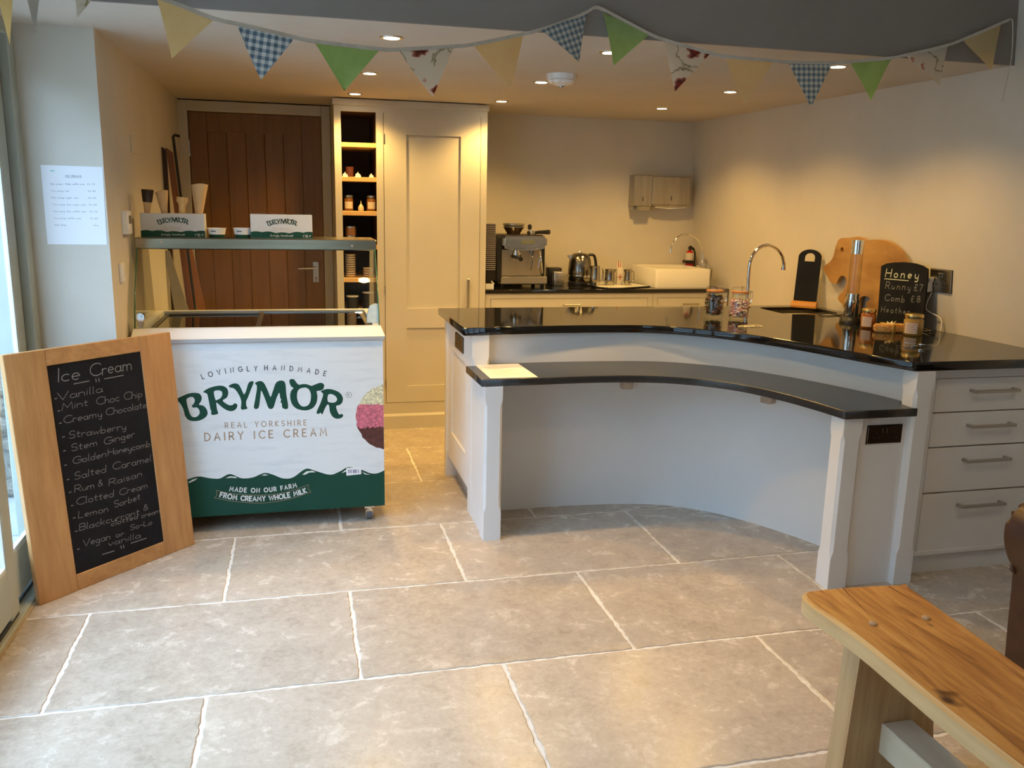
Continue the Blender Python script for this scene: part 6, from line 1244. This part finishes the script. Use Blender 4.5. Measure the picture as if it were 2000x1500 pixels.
tail = smoothline([tape[-1], at_y(1978, 45, 3.095), at_y(1976, 110, 3.094), at_y(1966, 160, 3.09), at_y(1956, 200, 3.088)], 5); mb.tube(tail, .0022, 6)
M_tape = noisy('bias_tape', (.52, .48, .40), (.60, .56, .48), 30, .9); mb.build('tape', M_tape, bt)
def pennant(kind, pa, pb, pt, parent, ya=None, label=None, curl=.012, seed=0, pos3=None):
    if pos3: A, B, T = [Vector(p) for p in pos3]
    else: A = at_y(*pa, by_(pa[0])); B = at_y(*pb, by_(pb[0])); T = at_y(*pt, (by_(pa[0])+by_(pb[0]))/2-.006)
    rnd = random.Random(seed); n_ = 9; mb = MB(); bm = mb.bm; uvl = bm.loops.layers.uv.new('UVMap'); rows = []
    nrm = (B-A).cross(T-A).normalized(); ph = rnd.uniform(0, 6); am = curl*rnd.uniform(.6, 1.2); W = (B-A).length; H = (T-(A+B)/2).length
    for i_ in range(n_+1):
        v = i_/n_; row = []
        for j in range(n_+1-i_ if i_ < n_ else 1):
            u = j/max(n_-i_, 1); p = (A.lerp(B, u))*(1-v)+T*v; w = am*math.sin(ph+u*3.4*(1-v)+v*2.2)*(.25+v*.8)*(1 if i_ else 0)
            vt = bm.verts.new(p+nrm*w); row.append((vt, ((u-.5)*(1-v)*W+.5+seed*.13, v*H+seed*.21)))
        rows.append(row)
    for i_ in range(n_):
        a, b = rows[i_], rows[i_+1]
        for j in range(len(b)):
            f = bm.faces.new((a[j][0], a[j+1][0], b[j][0]))
            for l, q in zip(f.loops, (a[j], a[j+1], b[j])): l[uvl].uv = q[1]
            if j+1 < len(b):
                f = bm.faces.new((a[j+1][0], b[j+1][0], b[j][0]))
                for l, q in zip(f.loops, (a[j+1], b[j+1], b[j])): l[uvl].uv = q[1]
    r = bmesh.ops.solidify(bm, geom=bm.faces[:], thickness=.0015)
    o = mb.build('pennant', FM[kind], parent, smooth=60)
    if label: o['label'] = label
    return o
PN = [('y', (305, -5), (420, 37), (338, 114), 'cream pennant'), ('b', (463, 47), (576, 73), (510, 156), 'blue gingham pennant'), ('g', (612, 80), (743, 96), (676, 177), 'lime green pennant'), ('f', (778, 97), (886, 91), (844, 190), 'floral pennant'),
      ('y', (924, 87), (1022, 68), (997, 174), 'cream pennant'), ('b', (1055, 58), (1147, 24), (1130, 123), 'blue gingham pennant'), ('g', (1177, 24), (1269, 67), (1200, 128), 'lime green pennant'), ('f', (1298, 79), (1387, 105), (1317, 179), 'floral pennant'),
      ('y', (1418, 112), (1508, 121), (1454, 205), 'cream pennant'), ('b', (1540, 123), (1626, 124), (1581, 211), 'blue gingham pennant'), ('g', (1660, 122), (1741, 115), (1699, 197), 'lime green pennant'), ('f', (1770, 109), (1851, 90), (1831, 168), 'floral pennant'), ('y', (1880, 78), (1955, 46), (1933, 139), 'cream pennant')]
fl_names = {'f': [((.28, .03), (.16, .11, .1)), ((.62, .05), (.1, .1, .1))]}
for k, (kd, a, b, tt_, lb2) in enumerate(PN): pennant(kd, a, b, tt_, bt, label=lb2, seed=k)
# a second string running back along the window wall, seen edge-on
b2_ = thing('bunting', 'second string of pennants hung along the glazed doors, seen edge-on at the top left', 'bunting', at_x(70, -10, -.80))
ys2 = [2.15, 2.42, 2.70, 2.95]; mb = MB(); pts2 = [Vector((-.86, 1.7, 2.18)), Vector((-.84, 2.2, 2.09)), Vector((-.80, 2.7, 2.06)), Vector((-.74, 3.0, 2.12)), Vector((-.70, 3.11, 2.20))]; mb.tube(smoothline(pts2, 6), .003, 6); mb.build('tape', M_tape, b2_, smooth=50)
def edge_on(kind, pxb, pyb, y, wdt, seed, dx=.02, hgt=.2):
    T = at_y(pxb, pyb, y); pennant(kind, None, None, None, b2_, pos3=((T.x-dx, T.y-wdt/2, T.z+hgt), (T.x+dx, T.y+wdt/2, T.z+hgt), T), seed=seed, curl=.004)
edge_on('y', 19, 88, 2.72, .16, 21, .005, .21); edge_on('w', 71, 66, 2.74, .17, 22, .012, .2)
T = at_y(158, 35, 2.80); pennant('f', None, None, None, b2_, pos3=((T.x-.01, T.y-.03, T.z+.2), (T.x+.125, T.y+.06, T.z+.19), T), seed=23, curl=.02)

# ================================================================== BENCH AND ARMCHAIR
bn = thing('bench', 'solid chestnut-coloured wooden bench with slab leg and pegs in the right foreground', 'bench', (1.43, 1.2, 0))
M_bench = mat('waxed_bench_wood', (.5, .28, .1), .38); v_ = coords(M_bench, (1, .12, 1)); f1 = noise(M_bench, v_, 26, 8, .62, 1.2); v2_ = coords(M_bench, (1, .45, 1)); f2 = noise(M_bench, v2_, 9, 2, .5, .6)
c1 = ramp(M_bench, f1, [(.30, (.20, .075, .015)), (.43, (.44, .185, .038)), (.58, (.60, .29, .07)), (.72, (.68, .38, .12))]); kn = ramp(M_bench, f2, [(.255, (.12, .07, .04)), (.30, (1, 1, 1))])
mx = nd(M_bench, 'ShaderNodeMix', data_type='RGBA', blend_type='MULTIPLY'); mx.inputs[0].default_value = 1; lk(M_bench, c1, mx.inputs[6]); lk(M_bench, kn, mx.inputs[7]); base(M_bench, mx.outputs[2]); bump(M_bench, f1, .15, .002)
M_leg = wood('pale_leg_wood', (.44, .27, .12), (.60, .41, .20), 'Z', .6, 40); M_sap = wood('pale_sapwood', (.60, .38, .16), (.74, .52, .26), 'Y', .5, 40)
BT = .45; yt = 1.868; xa, xb = 1.277, 1.590
o_ = [(xa+.002, .2), (xb-.035, .2), (xb-.045, .9), (xb-.030, 1.35), (xb-.012, 1.62), (xb+.006, 1.86), (xb-.01, 1.872), (1.45, 1.885), (1.33, 1.888), (1.292, 1.880), (1.275, 1.855), (1.268, 1.80), (1.282, 1.62), (1.272, 1.3), (1.278, .9)]
seat = slab('seat', [(p.x, p.y) for p in smoothline([Vector((*q, 0)) for q in o_], 3, True)], [], BT-.046, BT, M_bench, bn, .006)
lip = MB(); lo2 = [q for q in o_ if q[0] < 1.30]; lp_ = smoothline([Vector((*q, 0)) for q in [(1.29, 1.882), (1.270, 1.86), (1.262, 1.80), (1.274, 1.62), (1.264, 1.3), (1.270, .9), (1.272, .2)]], 5)
lip.strip([(p.x+.001, p.y, BT-.004) for p in lp_], [(p.x+.003, p.y, BT-.044) for p in lp_]); lip.strip([(p.x+.001, p.y, BT-.004) for p in lp_], [(p.x+.014, p.y, BT+.0005) for p in lp_]); lip.build('sapwood_edge', M_sap, bn, smooth=50)
mb = MB(); mb.prism([(1.318, 1.69, 0), (1.60, 1.69, 0), (1.548, 1.69, BT-.046), (1.338, 1.69, BT-.046)], (0, .065, 0)); mb.build('slab_leg', M_leg, bn)
mb = MB(); mb.prism([(1.318, .33, 0), (1.60, .33, 0), (1.548, .33, BT-.046), (1.338, .33, BT-.046)], (0, .065, 0)); mb.build('slab_leg', M_leg, bn)
q1, q2 = at_y(1721, 1412, 1.69), at_y(1776, 1412, 1.69); mb = MB(); mb.box((q1.x, .40, q1.z-.085), (q2.x+.005, 1.69, q1.z), .003); mb.build('stretcher', noisy('grey_oak', (.56, .46, .31), (.66, .56, .40), 12, .6, sc3=(1, .1, 1)), bn)
for px_, py_ in ((1705, 1219), (1808, 1208)):
    q_ = at_z(px_, py_, BT); MB().lathe([(.0105, -.004), (.0105, .004), (.008, .006), (0, .0065)], (q_.x, q_.y, BT), 14).build('peg', mat('pale_peg', (.50, .34, .20), .5), bn, smooth=40)
mb = MB()
for (x0, y0), (x1, y1), w in (((1645, 1148), (1702, 1205), .0012), ((1736, 1145), (1792, 1178), .0016)):
    a, b = at_z(x0, y0, BT), at_z(x1, y1, BT); n_ = 8; L_ = [a.lerp(b, k/n_)+Vector((random.uniform(-.0015, .0015), 0, .0004)) for k in range(n_+1)]; mb.strip([p-Vector((w*(1-k/n_)+.0003, 0, 0)) for k, p in enumerate(L_)], [p+Vector((w*(1-k/n_)+.0003, 0, 0)) for k, p in enumerate(L_)])
mb.build('drying_crack', mat('crack_dark', (.06, .025, .01), .9), bn, recalc=False)
# armchair: only its scrolled front arm reaches into the picture
M_lea = noisy('brown_leather', (.045, .016, .008), (.07, .025, .012), 14, .42, bs=.1)
AY = 2.06; ac = thing('armchair', 'dark brown leather armchair with a scrolled arm at the right edge, behind the bench', 'armchair', (2.25, 1.7, 0))
def ax_(px_, py_): return at_y(px_, py_, AY)
prof_ = [ax_(*p) for p in ((2012, 978), (1996, 983), (1980, 993), (1967, 1012), (1961, 1040), (1962, 1065), (1968, 1088), (1977, 1110), (1976, 1140), (1972, 1180), (1966, 1240), (1962, 1290), (1957, 1330))]
pb = [(p.x, AY, p.z) for p in smoothline(prof_, 3)]; x_in = pb[0][0]+.10
arm = pb+[(pb[-1][0], AY, .07), (x_in, AY, .07), (x_in+.01, AY, pb[0][2]-.06), (x_in-.03, AY, pb[0][2]-.01)]
mb = MB(); mb.prism(arm, (0, -.72, 0)); es_ = [e for e in mb.bm.edges if abs(e.verts[0].co.y-e.verts[1].co.y) < 1e-5]; bmesh.ops.bevel(mb.bm, geom=es_, offset=.012, segments=3, affect='EDGES'); mb.build('arm', M_lea, ac, smooth=40)
d_ = .55; mb = MB(); mb.prism([(2*(x_in+d_/2)-p[0], p[1], p[2]) for p in arm], (0, -.72, 0)); mb.build('arm', M_lea, ac, smooth=40)
MB().box((x_in, AY-.70, .30), (x_in+d_, AY-.02, .43), .04, seg=3).build('seat_cushion', M_lea, ac, smooth=40)
MB().box((x_in-.02, AY-.72, .07), (x_in+d_+.02, AY-.03, .29), .01).build('seat_base', M_lea, ac, smooth=40)
mb = MB(); mb.prism([(x_in-.02, AY-.72, .2), (x_in-.02, AY-.60, .2), (x_in-.02, AY-.66, .84), (x_in-.02, AY-.80, .84)], (d_+.04, 0, 0)); mb.build('backrest', M_lea, ac)
for x in (pb[-1][0]+.05, x_in+d_+.06):
    for y in (AY-.06, AY-.66): MB().cyl((x, y, 0), (x, y, .075), .018, .026, 12).build('leg', mat('dark_leg', (.04, .02, .012), .4), ac, smooth=40)
